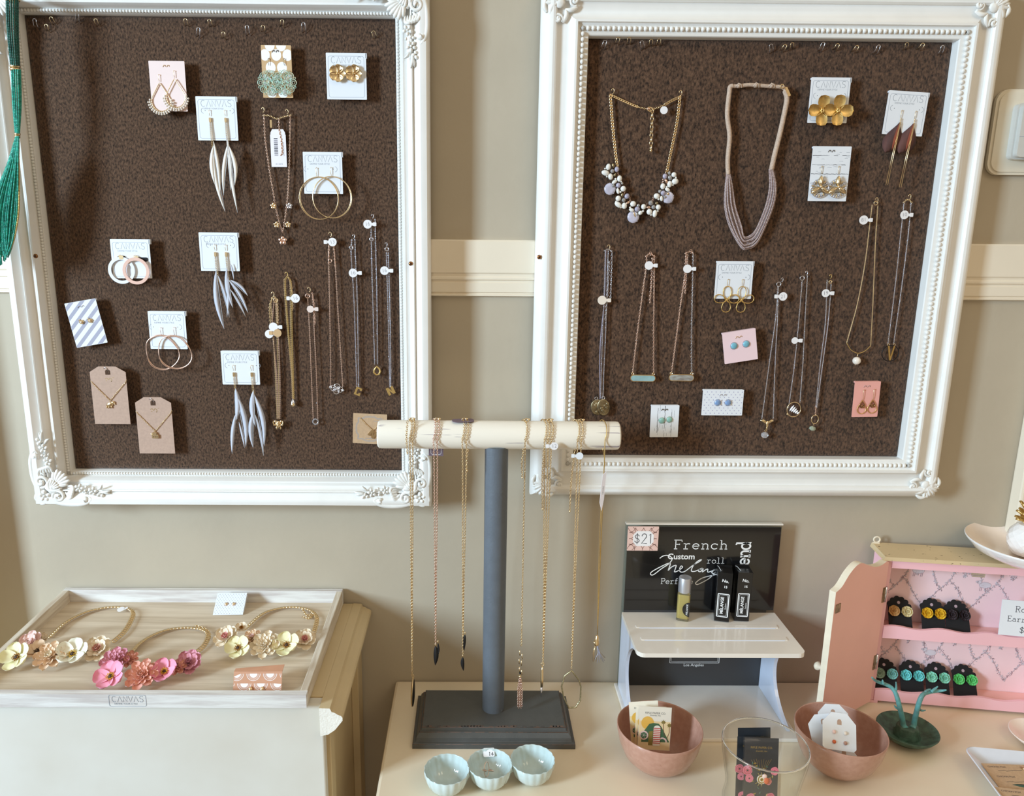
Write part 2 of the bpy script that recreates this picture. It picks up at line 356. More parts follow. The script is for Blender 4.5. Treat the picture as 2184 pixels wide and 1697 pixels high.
def leafy(mb, m, P, r, T, n=7):      # tapered scroll
    P = spline(P, 5); k = len(P); q = np.linspace(0, 1, k)
    tube(mb, m, P, r*1.3*np.sin(PI*(.12+.86*q))**.7, n, T=T, flat=.75)
def orn_left(T0):
    mb = MB(); m = 'white_carved'
    for sw in (0, 1):
        T = T0 if not sw else Tr(T0.o, T0.B[[1, 0, 2]])
        P = spiral(18, 49, 15, 1.6, 40, -1, 30, 2, .15, 4); tube(mb, m, P, np.linspace(4.2, 2.8, len(P)), 7, T=T)
        ell(mb, m, (17, 50, 4), (4, 4, 3.5), 9, 5, T)
        leafy(mb, m, [(30, 20, 1), (12, 30, 2), (3, 52, 2), (1, 80, 2), (4, 100, 3), (12, 112, 4), (18, 104, 3)], 4, T)
        leafy(mb, m, [(6, 90, 1), (10, 100, 3), (14, 100, 4), (13, 92, 2)], 5, T)
        leafy(mb, m, [(26, 60, 1), (14, 74, 3), (10, 90, 2)], 2.6, T)
        for i in range(4):
            leafy(mb, m, [(12+i*6, 60+i*2, 1), (16+i*5, 72+i*2, 4.5), (24+i*5, 74+i*1, 3), (27+i*4, 66, 1)], 2.8, T)
        for u, v, r in ((29, 116, 10), (35, 90, 10)): flower5(mb, m, u, v, 2, r, T)
        for u, v, r in ((20, 134, 4.5), (25, 130, 4), (21, 126, 4), (38, 104, 3.2), (25, 102, 3.2), (30, 101, 3)): ell(mb, m, (u, v, 2), (r, r*.8, r), 8, 5, T, u*7)
        blade(mb, m, (27, 128), (31, 152), 9, 2, 1, T, th=.5); blade(mb, m, (32, 124), (43, 136), 7, 2, 1, T, th=.5); blade(mb, m, (30, 132), (24, 150), 7, 2, 1, T, th=.5)
        leafy(mb, m, [(44, 20, 1), (34, 30, 4), (30, 44, 4), (36, 56, 2)], 3.6, T)
        leafy(mb, m, [(8, 6, 0), (3, 14, 2), (8, 26, 2), (16, 30, 1)], 3.4, T)
    for i in range(7):
        a = math.radians(5+i*13.3); L = 30 if 0 < i < 6 else 24
        ell(mb, m, (40+L*.7*math.cos(a), 40+L*.7*math.sin(a), 1.5), (L*.55, 4.6, 4.2), 9, 5, T0, math.degrees(a))
    for i in range(5):
        a = math.radians(15+i*15); ell(mb, m, (34+12*math.cos(a), 34+12*math.sin(a), 5), (9, 3, 3.2), 8, 5, T0, math.degrees(a))
    flower5(mb, m, 21, 19, 3, 13, T0); ell(mb, m, (38, 38, 3), (7, 7, 5), 9, 5, T0)
    for u, v in ((8, 8), (30, 8), (8, 30), (15, 4), (4, 16), (62, 10), (10, 62), (74, 14), (14, 74), (52, 36), (36, 52), (58, 44), (44, 58)): ell(mb, m, (u, v, 1), (5, 4, 3.5), 8, 5, T0, u*9)
    return mb
def orn_right(T0):
    mb = MB(); m = 'white_carved'
    for sw in (0, 1):
        T = T0 if not sw else Tr(T0.o, T0.B[[1, 0, 2]])
        P = spiral(56, 27, 9, 1.4, 200, -1, 24, 2, .15, 2.5); tube(mb, m, P, np.linspace(2.8, 2.2, len(P)), 7, T=T); ell(mb, m, (56, 27, 3.5), (3, 3, 2.5), 8, 5, T)
        leafy(mb, m, [(56, 18, 1), (44, 14, 3), (34, 20, 4), (30, 34, 3)], 3.6, T)
        leafy(mb, m, [(62, 36, 1), (50, 42, 3), (40, 40, 3)], 3.2, T)
        for i in range(4):
            a = math.radians(226+i*15); ell(mb, m, (30+15*math.cos(a), 30+15*math.sin(a), 2), (15, 3.6, 3.6), 9, 5, T, math.degrees(a))
        leafy(mb, m, [(46, 8, 1), (36, 3, 2), (24, 6, 3)], 3, T)
    ell(mb, m, (30, 30, 3), (10, 10, 4), 9, 5, T0)
    for a in (205, 225, 245): ell(mb, m, (30+13*math.cos(math.radians(a)), 30+13*math.sin(math.radians(a)), 4), (14, 3.4, 3.4), 9, 5, T0, a)
    return mb
def screw(px, py, y, par, m='copper_screw'):
    mb = MB(); T = Loc(px, py, y); ell(mb, m, (0, 0, 0), (5, 5, 2.2), 14, 5, T)
    box(mb, 'black_metal', (-3, -.5, 2), (3, .5, 2.5), T.sub(rot=30)); box(mb, 'black_metal', (-.5, -3, 2), (.5, 3, 2.5), T.sub(rot=30)); return mb.build('screw', par)
def make_frame(x0, x1, z0, z1, w, prof, bd, yb, orn, yo, scr, label, ml):
    t = thing('picture_frame', label, 'frame', ((x0+x1)/2, -.0085, z0), 'white picture frames used as jewellery boards')
    mb = MB(); ring_loft(mb, 'white_frame', x0, x1, z0, z1, w, prof); mb.build('moulding', t, split=28)
    d = bd[0]*w; bead_row(x0+d, x1-d, z0+d, z1-d, bd[1], bd[2], bd[3], t)
    board(x0+w, x1-w, z0+w, z1-w, yb, t)
    for cx, cz, su, sv in ((x0, z0, 1, 1), (x1, z0, -1, 1), (x0, z1, 1, -1), (x1, z1, -1, -1)):
        T = Tr((cx+su*.0005, yo, cz+sv*.0005), np.array([[su*.00068, 0, 0], [0, 0, sv*.00068], [0, -.00064, 0]])); orn(T).build('corner_ornament', t)
    for s_ in scr: screw(*s_, t)
    return t
PL = [(0, -.0085), (0, -.040), (.02, -.044), (.06, -.0465), (.14, -.0475), (.24, -.047), (.34, -.044), (.43, -.0415), (.45, -.0405), (.465, -.043), (.49, -.0442), (.52, -.0435), (.54, -.040), (.58, -.0375), (.64, -.0355), (.70, -.036), (.75, -.0375), (.80, -.037), (.845, -.033), (.87, -.028), (.88, -.0245), (.9, -.0235), (.985, -.0225), (1, -.021), (1, -.0095)]
make_frame(-.5895, -.0557, 1.0405, 1.699, .041, PL, (.945, -.0245, .0019, .0038), -.013, orn_left, -.0435, [(76, 546, -.044, ), (876, 562, -.044)], 'white shabby painted frame on the left, ornate floral corners, brown fabric inside', 0)
PR = [(0, -.0085), (0, -.017), (.02, -.0215), (.06, -.026), (.12, -.0300), (.18, -.0325), (.24, -.0335), (.29, -.0325), (.325, -.030), (.33, -.0275), (.36, -.0270), (.44, -.0262), (.54, -.0268), (.62, -.0290), (.68, -.0325), (.70, -.0345), (.705, -.0370), (.75, -.0370), (.76, -.0335), (.80, -.0325), (.96, -.0305), (.985, -.030), (1, -.0285), (1, -.0145)]
make_frame(.0800, .6435, 1.0500, 1.694, .057, PR, (.865, -.0325, .0029, .0063), -.018, orn_right, -.029, [(1150, 548, -.031)], 'white distressed frame on the right, shell corners and bold beading, brown fabric inside', 0)
YL, YR = -.013, -.018
def pin(px, py, y, h=11, wd=7, label=None, n=0):
    mb = MB(); T = Loc(px, py, y-.004, random.uniform(-25, 25)); m = 'gold' if n % 3 else 'silver'
    P = [(-wd/2-1, -h, -7), (-wd/2, -h*.4, 2)]+[(wd/2*math.cos(a), wd*.4*math.sin(a), 4) for a in np.linspace(PI, 0, 7)]+[(wd/2, -h*.4, 2), (wd/2+1, -h, -7)]
    tube(mb, m, P, .75, 5, T=T); o = mb.build('wire_pin'); return tag(o, label, 'pin')
for i, (x, y) in enumerate([(76, 44), (101, 56), (111, 40), (167, 32), (206, 44), (397, 44), (425, 63), (448, 45), (478, 72), (528, 58), (562, 58), (603, 46), (648, 52), (797, 70)]):
    o = pin(x, y, YL, 10 if i % 3 else 16, 7, 'small bent wire pin stuck along the top of the left brown board', i); o['group'] = 'wire pins along the top of the left board'
for i, (x, y) in enumerate([(1290, 90), (1318, 84), (1341, 84), (1368, 91), (1388, 88), (1405, 87), (1643, 98), (1673, 99), (1688, 95), (1754, 94), (1785, 97), (1826, 101), (1872, 100), (1932, 95), (1966, 96), (2008, 101)]):
    o = pin(x, y, YR, 9 if i % 3 else 14, 7, 'small bent wire pin stuck along the top of the right brown board', i); o['group'] = 'wire pins along the top of the right board'
# thermostat / chime on the right wall
t = thing('wall_thermostat', 'off-white plastic thermostat box on a rounded wall plate at the right edge', 'thermostat', Wp(2170, 370, 0))
mat('plate_plastic', (226, 218, 200), .4, var=.02); mat('grey_plastic', (205, 205, 200), .35, var=.02)
T = Loc(2196, 284, -.002); mb = MB(); prism(mb, 'plate_plastic', rrect(172, 172, 26, 6), 0, 8, T, True); prism(mb, 'plate_plastic', rrect(160, 160, 22, 6), 8, 11, T, True); mb.build('wall_plate', t, split=40, bevel=.001)
mb = MB(); prism(mb, 'grey_plastic', rrect(108, 112, 10, 4, 3, 0), 10, 26, T, True); prism(mb, 'grey_plastic', rrect(100, 104, 8, 4, 3, 0), 26, 38, T, True); box(mb, 'print_line', (-47, -12, 38), (53, -11, 38.4), T); ell(mb, 'black_metal', (-10, -57, 20), (4, 2, 4), 8, 5, T); mb.build('cover', t, bevel=.002, split=40)
# ================================================================ table and cabinet
mat('table_paint', (234, 220, 194), .42, var=.02, scale=8, c2=(230, 212, 186), coat=.15, spot=((170, 140, 105), 40, .78, (1, 1, 1)))
mat('cabinet_white', (226, 224, 216), .5, scale=5, c2=(214, 208, 196), spot=((180, 165, 150), 18, .80, (1, 1, 1)))
mat('cabinet_cream', (208, 186, 146), .5, var=.04, scale=14, spot=((120, 95, 65), 26, .76, (1, 1, .3)))
mat('cornice_raw', (246, 242, 232), .8, var=.03, bump=.6, bs=500, spot=((90, 70, 50), 60, .68, (1, 1, 1)))
t = thing('display_table', 'cream painted side table carrying the stand, bowls and pink cabinet', 'table', (.6, -.3, 0))
mb = MB(); box(mb, 'table_paint', (-.1125, -.62, .730), (1.35, -.0015, .750)); mb.build('table_top', t, bevel=.004)
mb = MB(); box(mb, 'table_paint', (-.09, -.60, .63), (1.33, -.022, .7295)); mb.build('apron', t, bevel=.002)
for x, y in ((-.085, -.595), (-.085, -.067), (1.285, -.595), (1.285, -.067)):
    mb = MB(); V = [(x, y), (x+.04, y), (x+.04, y+.04), (x, y+.04)]; prism(mb, 'table_paint', V, 0, .6295); mb.build('leg', t, bevel=.003)
t = thing('storage_cabinet', 'white-fronted cream cabinet with a chipped cornice, under the wooden tray', 'cabinet', (-.37, -.12, 0))
mb = MB(); box(mb, 'cabinet_cream', (-.583, -.226, 0), (-.1725, -.004, .861)); mb.build('body', t, bevel=.002)
mb = MB(); box(mb, 'cabinet_white', (-.583, -.240, 0), (-.170, -.2262, .8745)); mb.build('front_panel', t, bevel=.0015)
mb = MB(); box(mb, 'cabinet_cream', (-.1724, -.222, 0), (-.166, -.20, .84)); box(mb, 'cabinet_cream', (-.1724, -.04, 0), (-.162, -.004, .84)); mb.build('side_moulding', t, bevel=.001)
mb = MB(); box(mb, 'cabinet_cream', (-.583, -.2262, .8612), (-.172, -.003, .876)); mb.build('top_board', t, bevel=.001)
pf = [(-.172, .876), (-.160, .8755), (-.158, .871), (-.1545, .870), (-.152, .868), (-.1475, .866), (-.146, .864), (-.146, .860), (-.149, .856), (-.155, .848), (-.163, .842), (-.172, .840)]
mb = MB(); k = len(pf)
V = [(x, -.249, z) for x, z in pf]+[(x, -.003, z) for x, z in pf]
mb.add(V, [(i, (i+1) % k, k+(i+1) % k, k+i) for i in range(k)], 'cabinet_cream', I, False); mb.add(V, [tuple(range(k))], 'cornice_raw', I, False); mb.add(V, [tuple(range(k, 2*k))[::-1]], 'cabinet_cream', I, False)
mb.build('cornice', t, 'cream crown moulding with a raw white broken end')
# ================================================================ carded earrings on the boards (local unit = one photo pixel, about 0.6 mm)
CL = YL-.0115; CR = YR-.0115
def logo(mb, T, cx, cy, W, w, m='print_grey', lw=1.0):      # spaced thin capitals: C, A without bar, N, V, A without bar, S
    h = W*.2; s = W/6.0; G = {
        'C': [circ(.40, .5, .42, .5, 12, 50, 310)], 'A': [[(0, 0), (.42, 1), (.84, 0)]], 'N': [[(.08, 0), (.08, 1), (.78, 0), (.78, 1)]], 'V': [[(0, 1), (.42, 0), (.84, 1)]],
        'S': [[(.75, .9), (.6, 1), (.25, 1), (.1, .8), (.2, .58), (.62, .46), (.76, .22), (.6, 0), (.25, 0), (.08, .12)]]}
    for i, c in enumerate('CANVAS'):
        for p in G[c]: ribbon(mb, m, [(cx-W/2+(i*1.02+x)*s, cy-h/2+y*h) for x, y in p], lw, w, T)
def card_base(T, w, h, m='card_white', th=.9, tab=False, border=False, curl=0):
    mb = MB(); prism(mb, m, rrect(w, h, 1.2, 2), 0, th, T)
    if border: ribbon(mb, 'print_line', rrect(w-9, h-11, 4, 3, 0, -1), .7, th+.08, T, True)
    if tab: prism(mb, m, [(w/2-1, h/2-10), (w/2+1.2, h/2-10), (w/2+1.2, h/2), (w/2-1, h/2)], -7, th, T)
    prism(mb, m, rrect(w-2, 4, 1, 2, 0, h/2-2), -7, 0, T)
    return mb
def hole_marks(mb, T, u, v, s_=1):
    ribbon(mb, 'print_grey', circ(u+9*s_, v, 5.5, n=10, a0=-80, a1=80) if s_ > 0 else circ(u-9, v, 5.5, n=10, a0=100, a1=260), .7, 1.05, T)
    ell(mb, 'print_dark', (u+6*s_, v, 1), (.9, .9, .3), 6, 3, T)
def hook(mb, T, u, v, w=2, h=14, m='gold', s_=1, r=.55):
    tube(mb, m, [(u+4*s_, v+h*.75, -1), (u+2*s_, v+h*.95, w), (u, v+h, w+2), (u-1.6*s_, v+h*.85, w+2.5), (u-.8*s_, v+h*.4, w+2), (u, v, w+1)], r, 5, T=T)
    tube(mb, m, circ(u, v-1.2, 1.5, n=8), .5, 4, True, T)
def earring_thing(cx, cy, y, w, h, label, group='canvas earring cards', m='card_white', canvas=True, rot=0, name='earring_card', lift=0):
    T = Loc(cx, cy, y, rot); t = thing(name, label, 'earring card', T([[0, -h/2, 0]])[0], group)
    mb = card_base(T, w, h, m, border=canvas, tab=canvas)
    if canvas:
        logo(mb, T, 1, h/2-14, w*.76, 1.0, 'print_grey', .85); text(mb, 'print_grey', 'DEFINE YOUR STYLE', 4.6, -6, h/2-24.5, 1.0, T)
    return t, T, mb
GC = 'white printed earring cards pinned to the boards'
# --- feather earrings
def feather_pair(cx, cy, w, h, label, feathers, us, top, gold_len, m='grey_feather'):
    t, T, mb = earring_thing(cx, cy, CL, w, h, label, GC); v = top-3
    for u in us: hole_marks(mb, T, u+(4 if u > 0 else -4), v+3, 1 if u > 0 else -1)
    mb.build('card', t)
    for i, u in enumerate(us):
        e = MB(); hook(e, T, u, v-8, 2, 12, 'gold'); prism(e, 'gold', rrect(4.5, 9, 1, 2, u, v-16), 2, 4.5, T)
        for q in (-1, .2, 1.3): chain(e, 'gold', [(u+q, v-20, 4), (u+q*1.6+1, v-20-gold_len*.5, 4), (u+q*1.8+2, v-20-gold_len, 4)], .0011, .00022, .00035, T=T, n=6, k=3)
        q = e.build('earring', t)
        for (a, b, c, d, wd, bd) in feathers[i]:
            f = MB(); blade(f, m, (u+a, v+b), (u+c, v+d), wd, bd, 4+random.random()*2, T, 9, .12, .45)
            tube(f, 'card_white', [(u+a, v+b, 5), (u+(a+c)/2, v+(b+d)/2, 5.6), (u+c, v+d, 5)], .35, 4, T=T); f.build('feather', q)
feather_pair(463, 253, 86, 89, 'white card at upper left with long cream feather earrings', [[(4, -68, 2, -150, 10, -5), (3, -70, 20, -206, 9, -7), (5, -60, 12, -170, 8, 3)], [(0, -50, 2, -160, 8, 4), (2, -55, 14, -208, 8, -3), (4, -60, -14, -172, 8, -5), (5, -70, 12, -150, 9, 7)]], (-14, 19), 16, 52, 'cream_feather')
feather_pair(468, 537, 83, 81, 'white card mid left with ragged grey feather earrings', [[(0, -48, 9, -176, 11, -8), (3, -60, 22, -150, 8, 4)], [(0, -44, 8, -130, 10, -5), (3, -70, 40, -140, 7, 5), (6, -70, 42, -104, 7, 5), (9, -35, 14, -70, 4, 1), (0, -60, -6, -150, 7, 3), (5, -90, 34, -148, 6, 2)]], (-8, 15), 14, 54)
feather_pair(513, 784, 80, 73, 'lowest white card on the left board with long pale feather earrings', [[(2, -46, -2, -120, 13, 5), (4, -60, 17, -176, 12, 8), (0, -100, -14, -192, 9, -3), (5, -120, 14, -178, 5, 1)], [(2, -50, 2, -130, 12, -5), (4, -60, 19, -174, 11, 8), (3, -104, 16, -196, 7, 3), (0, -95, -6, -178, 10, -6)]], (-14, 24), 5, 58)
# --- hoops
def hoop(e, T, pts, r, m, w0=3): tube(e, m, [(p[0], p[1], w0) for p in pts], r, 8, True, T)
t, T, mb = earring_thing(689, 369, CL, 83, 86, 'white card with two overlapping large thin gold hoops', GC)
for s_, u in ((-1, -26), (1, 16)): hole_marks(mb, T, u, 8, s_)
mb.build('card', t)
for i, (u, v, rx, ry) in enumerate(((-9, -52, 41, 44), (18, -50, 41, 43))):
    e = MB(); hook(e, T, u-4+i*4, v+ry+1, 2, 18, 'gold'); hoop(e, T, circ(u, v, rx, ry, 40), .95, 'gold', 3+i*2.4)
    hoop(e, T, circ(u+(1.5 if i else -1.5), v-.5, rx+.6, ry, 40), .6, 'gold', 4.6+i*2.4); e.build('earring', t)
t, T, mb = earring_thing(280, 552, CL, 83, 82, 'white card with flat blush and white enamel hoops', GC)
prism(mb, 'black_metal', rrect(22, 9, 4, 3, 25, -1), 1, 2, T); prism(mb, 'black_metal', rrect(18, 8, 4, 3, -20, 2), 1, 2, T); mb.build('card', t)
for i, (u, m) in enumerate(((-21, 'card_white'), (11, 'blush_enamel'))):
    e = MB(); V = []; lathe(e, m, [(22, 0), (28.5, 0), (28.5, 2.2), (22, 2.2)], 44, T.sub(u, -24-i, 3+i*2.6), closed=True)
    prism(e, 'gold', rrect(9, 8, 2, 2, u+2, 3-i), 3, 5.5, T.sub(rot=0)); tube(e, 'gold', circ(u, 4, 4, n=10, a0=0, a1=180), .6, 5, False, T.sub(w=4)); e.build('earring', t, split=40)
t, T, mb = earring_thing(358, 704, CL, 79, 81, 'white card with wobbly rose gold wire hoops', GC)
for s_, u in ((-1, -24), (1, 16)): hole_marks(mb, T, u, 7, s_)
mb.build('card', t)
for i, (u, v) in enumerate(((-15, -47), (13, -46))):
    e = MB(); hook(e, T, u+2, v+36, 2, 17, 'rose_gold')
    P = [(u+35*math.cos(a)*(1+.05*math.cos(3*a+i)), v+37*math.sin(a)*(1+.05*math.sin(2*a+i))-4*math.cos(a)) for a in np.linspace(0, 2*PI, 41)[:-1]]
    hoop(e, T, P, 1.1, 'rose_gold', 3+i*2.6); hoop(e, T, [(x*1+1.2*math.sin(y*.1), y-1.5) for x, y in P], .7, 'rose_gold', 4.5+i*2.6); e.build('earring', t)
# --- gold five-petal studs
def metal_flower(e, m, T, r, n=5, wide=.95, cup=.35, off=90, curl=.12, notch=False, center=3):
    for i in range(n): petal(e, m, r, r*wide, T.sub(rot=off-90+i*360/n), cup, curl, 6, 6, .8)
    for i in range(center): a = 2*PI*i/center; ell(e, m, (r*.09*math.cos(a), r*.09*math.sin(a), r*.1), r*.09, 6, 4, T)
t, T, mb = earring_thing(739, 163, CL, 85, 93, 'white card with a pair of rounded gold flower studs, top right of left board', GC)
mb.build('card', t)
for u in (-18, 16): e = MB(); metal_flower(e, 'gold', T.sub(u, 5, 4), 18, 5, 1.05, .3, 70); tube(e, 'gold', [(u, 5, 4), (u, 5, -3)], 1, 5, T=T); e.build('earring', t)
t, T, mb = earring_thing(1768, 214, CR, 84, 91, 'white card with big four-petal brushed gold flower earrings', GC)
hole_marks(mb, T, -20, 9, -1); hole_marks(mb, T, 20, 9, 1); mb.build('card', t)
for i, u in enumerate((-15, 17)): e = MB(); metal_flower(e, 'gold_satin', T.sub(u, -22+i*.5, 5+i*3, 8), 31, 4, .86, .25, 80, .1, center=6); tube(e, 'gold_satin', [(u, -22, 5), (u, -22, -3)], 1, 5, T=T); e.build('earring', t)
# --- wire flower outline earrings
t, T, mb = earring_thing(1565, 597, CR, 79, 79, 'white card with open gold wire petal earrings', GC)
hole_marks(mb, T, -19, 6, -1); hole_marks(mb, T, 19, 6, 1); mb.build('card', t)
for i, u in enumerate((-13, 18)):
    e = MB(); hook(e, T, u, -12, 2, 14, 'gold_satin', 1 if i else 1); c = (u, -43)
    for a, L, wd in ((90, 30, 11), (-90, 25, 12), (0, 27, 11), (180, 27, 11)):
        P = []
        for q in np.linspace(0, 1, 15)[:-1]:
            th = 2*PI*q; x = L*(.5-.5*math.cos(th)); y = wd*math.sin(th)*(.55+.45*(.5-.5*math.cos(th))); P.append((x, y))
        r = math.radians(a+(12 if a in (0,) else -12 if a == 180 else 0)); hoop(e, T, [(c[0]+x*math.cos(r)-y*math.sin(r), c[1]+x*math.sin(r)+y*math.cos(r)) for x, y in P], .95, 'gold_satin', 3+i*2)
    e.build('earring', t)
# --- brown feather with bars
t, T, mb = earring_thing(1931, 242, CR, 86, 88, 'white card with brown feather and long gold bar earrings, upper right', GC, rot=-3)
hole_marks(mb, T, -20, 9, -1); hole_marks(mb, T, 22, 9, 1); mb.build('card', t)
for i, u in enumerate((-10, 20)):
    e = MB(); hook(e, T, u, -10, 2, 16, 'gold'); beads(e, 'gold', [(u, -12, 4), (u, -22, 4)], .002, .0009, T=T)
    for q in (-1.5, 1.5): tube(e, 'gold', [(u+q*.3, -20, 5), (u-4+q, -80, 6), (u-7+q*1.3, -148+i*-3, 6)], .8, 5, T=T)
    q = e.build('earring', t); f = MB()
    blade(f, 'brown_feather', (u, -18), (u-20, -82), 42, 4, 2, T, 10, .05, .62); blade(f, 'rust_feather', (u-1, -20), (u-8, -76), 9, 1, 4.4, T, 8, .08, .5); f.build('feather', q)
# --- pearl teardrop on blush card
t, T, mb = earring_thing(359, 184, CL, 76, 101, 'blush card with gold teardrop earrings fringed by tiny pearls', 'plain coloured earring cards', 'card_blush', False); mb.build('card', t)
def pins_on(T, v, m='gold'):
    mb = MB()
    for q in (-5, 3): tube(mb, m, [(q-3, v-4, 1), (q-1, v, 2), (q+1.5, v, 2), (q+3, v-3, 1)], .6, 4, T=T)
    return mb
pins_on(T, 42).build('pin', t)
for i, (u, v) in enumerate(((-17, -27), (16, -19))):
    e = MB(); P = [(u+20*math.sin(a)*(1 if math.cos(a) > 0 else 1), v-4-20*math.cos(a)) for a in np.linspace(-2.2, 2.2, 24)]+[(u+3, v+29), (u, v+33), (u-3, v+29)]
    hoop(e, T, P, .95, 'gold', 3+i*2); hook(e, T, u, v+36, 2, 14, 'gold'); q = e.build('earring', t); b = MB()
    for a in np.linspace(-1.7, 1.7, 17):
        ell(b, 'pearl', (u+23*math.sin(a), v-4-23*math.cos(a), 3.5+i*2), 2.5, 7, 5, T)
        if int(a*10) % 2 == 0: ell(b, 'pearl', (u+27*math.sin(a), v-4-26.5*math.cos(a), 3.5+i*2), 2.3, 7, 5, T)
    b.build('pearl_fringe', q)
# --- mint filigree
t, T, mb = earring_thing(591, 153, CL, 64, 105, 'tan card with white spots and round mint filigree earrings', 'plain coloured earring cards', 'card_tan', False)
for r_, v in enumerate((52, 33, 8, -17, -42)):
    for u in (-24, 0, 24) if r_ % 2 else (-13, 11): 
        x = max(-32, u-10); flatpoly(mb, 'knock_white', [(max(-31.5, min(31.5, p[0])), max(-52, min(52, p[1]))) for p in circ(u, v, 10.5, 11.5, 22)], 1.0, T)
mb.build('card', t); pins_on(T, 42, 'black_metal').build('pin', t)
for i, u in enumerate((-16, 17)):
    e = MB(); hook(e, T, u, 12, 2, 14, 'antique'); c = T.sub(u, -23, 5+i*2.5)
    tube(e, 'mint', circ(0, 0, 5, n=14), 1, 5, True, c); ell(e, 'mint', (0, 0, 1), 3, 8, 5, c)
    for k_ in range(8):
        a = k_*PI/4; tube(e, 'mint', [(5*math.cos(a), 5*math.sin(a)), (12*math.cos(a), 12*math.sin(a))], .8, 4, T=c)
        b = a+PI/8; tube(e, 'mint', circ(10*math.cos(b), 10*math.sin(b), 4, 2.6, 12, rot=math.degrees(b)), .75, 4, True, c)
        tube(e, 'mint', circ(19*math.cos(a), 19*math.sin(a), 6.2, n=14), .95, 5, True, c); tube(e, 'mint', circ(19*math.cos(a), 19*math.sin(a), 3, n=10), .7, 4, True, c)
        tube(e, 'mint', circ(23.5*math.cos(b), 23.5*math.sin(b), 2.2, n=8), .7, 4, True, c)
        ell(e, 'mint', (15*math.cos(b), 15*math.sin(b), .5), 1.6, 6, 4, c)
    e.build('earring', t)
# --- striped card
t, T, mb = earring_thing(184, 689, CL, 68, 96, 'grey and white diagonally striped card with tiny gold studs', 'plain coloured earring cards', 'card_white', False, rot=10)
def clip_stripe(a, b):
    P = []                                         # band a <= y-x*1.0 <= b clipped to the card
    poly = [(-33.5, -47.5), (33.5, -47.5), (33.5, 47.5), (-33.5, 47.5)]
    for sgn, lim in ((1, a), (-1, b)):
        out = []
        for i in range(len(poly)):
            p, q = poly[i], poly[(i+1) % len(poly)]; fp, fq = sgn*((p[1]-p[0]*.85)-lim), sgn*((q[1]-q[0]*.85)-lim)
            if fp >= 0: out.append(p)
            if fp*fq < 0: s_ = fp/(fp-fq); out.append((p[0]+(q[0]-p[0])*s_, p[1]+(q[1]-p[1])*s_))
        poly = out
        if len(poly) < 3: return []
    return poly
for k_ in range(-6, 7):
    P = clip_stripe(k_*21-4, k_*21+5.5)
    if P: flatpoly(mb, 'stripe_grey', P, 1.0, T)
mb.build('card', t); pins_on(T, 38, 'silver').build('pin', t)
for u, v in ((-8, 4), (11, 4)):
    e = MB()
    for q in range(6): ell(e, 'gold', (u+3*math.cos(q), v+3*math.sin(q), 2.5), (2.8, 2.2, 2), 7, 4, T)
    ell(e, 'pearl', (u, v, 4), 2.2, 7, 5, T); tube(e, 'gold', [(u-4, v+3, 3), (u-3, v+7, 3)], .9, 5, T=T); e.build('earring', t)
# --- white wood-print cards
def planks(mb, T, w, h, vert, n):
    rr = random.Random(w*7+h)
    for i in range(1, n):
        p = -(w if vert else h)/2+(w if vert else h)*i/n; L = (h if vert else w)/2-1
        for s0 in np.arange(-L, L, 9):
            if rr.random() < .85:
                P = [(p+rr.uniform(-.5, .5), min(L, s0+q*3)) for q in range(4)]; P = P if vert else [(b, a) for a, b in P]; ribbon(mb, 'print_dark', P, rr.uniform(.4, 1.2), 1.0, T)
        for j in range(9):
            q = rr.uniform(-L, L-7); p2 = p+rr.uniform(-.4, .4)*(w if vert else h)/n; P = [(p2, q), (p2+.4, q+3), (p2, q+rr.uniform(4, 9))]; P = P if vert else [(b, a) for a, b in P]; ribbon(mb, 'print_grey', P, .5, 1.0, T)
def gem_stud(t, T, u, v, r, m, rim='gold', claws=False):
    e = MB(); ell(e, rim, (u, v, 1.5), (r+1, r+1, 2), 16, 4, T); ell(e, m, (u, v, 2.5), (r, r, 2.6), 16, 6, T)
    if claws:
        for a in range(4): ell(e, rim, (u+r*math.cos(a*PI/2+.8), v+r*math.sin(a*PI/2+.8), 3.5), 1.2, 5, 4, T)
    e.build('earring', t)
t, T, mb = earring_thing(1769, 371, CR, 82, 112, 'white plank-print card with gold leaf flower drop earrings', 'plain coloured earring cards', 'card_white', False); planks(mb, T, 82, 112, False, 6); mb.build('card', t)
pins_on(T, 48, 'black_metal').build('pin', t)
for i, u in enumerate((-19, 17)):
    e = MB(); hook(e, T, u, 0, 2, 16, 'gold'); c = T.sub(u, -27, 4+i*2)
    tube(e, 'silver', circ(0, -3, 19, 19, 28), .8, 5, True, c)
    for k_ in range(20): a = k_*PI/10; blade(e, 'gold' if k_ % 2 else 'silver', (11*math.cos(a), -3+11*math.sin(a)), (20*math.cos(a), -3+20*math.sin(a)), 4, 0, 0, c, 4, .3)
    for a in (90, 215, 325): r = math.radians(a); blade(e, 'gold', (0, 0), (24*math.cos(r), 24*math.sin(r)), 13, 0, 2, c, 7, .3); blade(e, 'gold', (2*math.cos(r), 2*math.sin(r)), (20*math.cos(r), 20*math.sin(r)), 5, 0, 5, c, 6, .4)
    ell(e, 'gold', (0, 0, 5), 3, 8, 5, c); e.build('earring', t)
t, T, mb = earring_thing(1417, 898, CR, 60, 70, 'white plank-print card with round mint stone studs', 'plain coloured earring cards', 'card_white', False, rot=.5); planks(mb, T, 60, 70, True, 4); mb.build('card', t)
for u, v in ((-6, 2), (10, 4)): gem_stud(t, T, u, v, 6, 'mint_stone', 'mint')
pins_on(T, 27, 'black_metal').build('pin', t)
t, T, mb = earring_thing(1578, 738, CR, 71, 67, 'tilted pale pink card with round aqua druzy studs', 'plain coloured earring cards', 'card_pinkpale', False, rot=9.5); mb.build('card', t); pins_on(T, 22).build('pin', t)
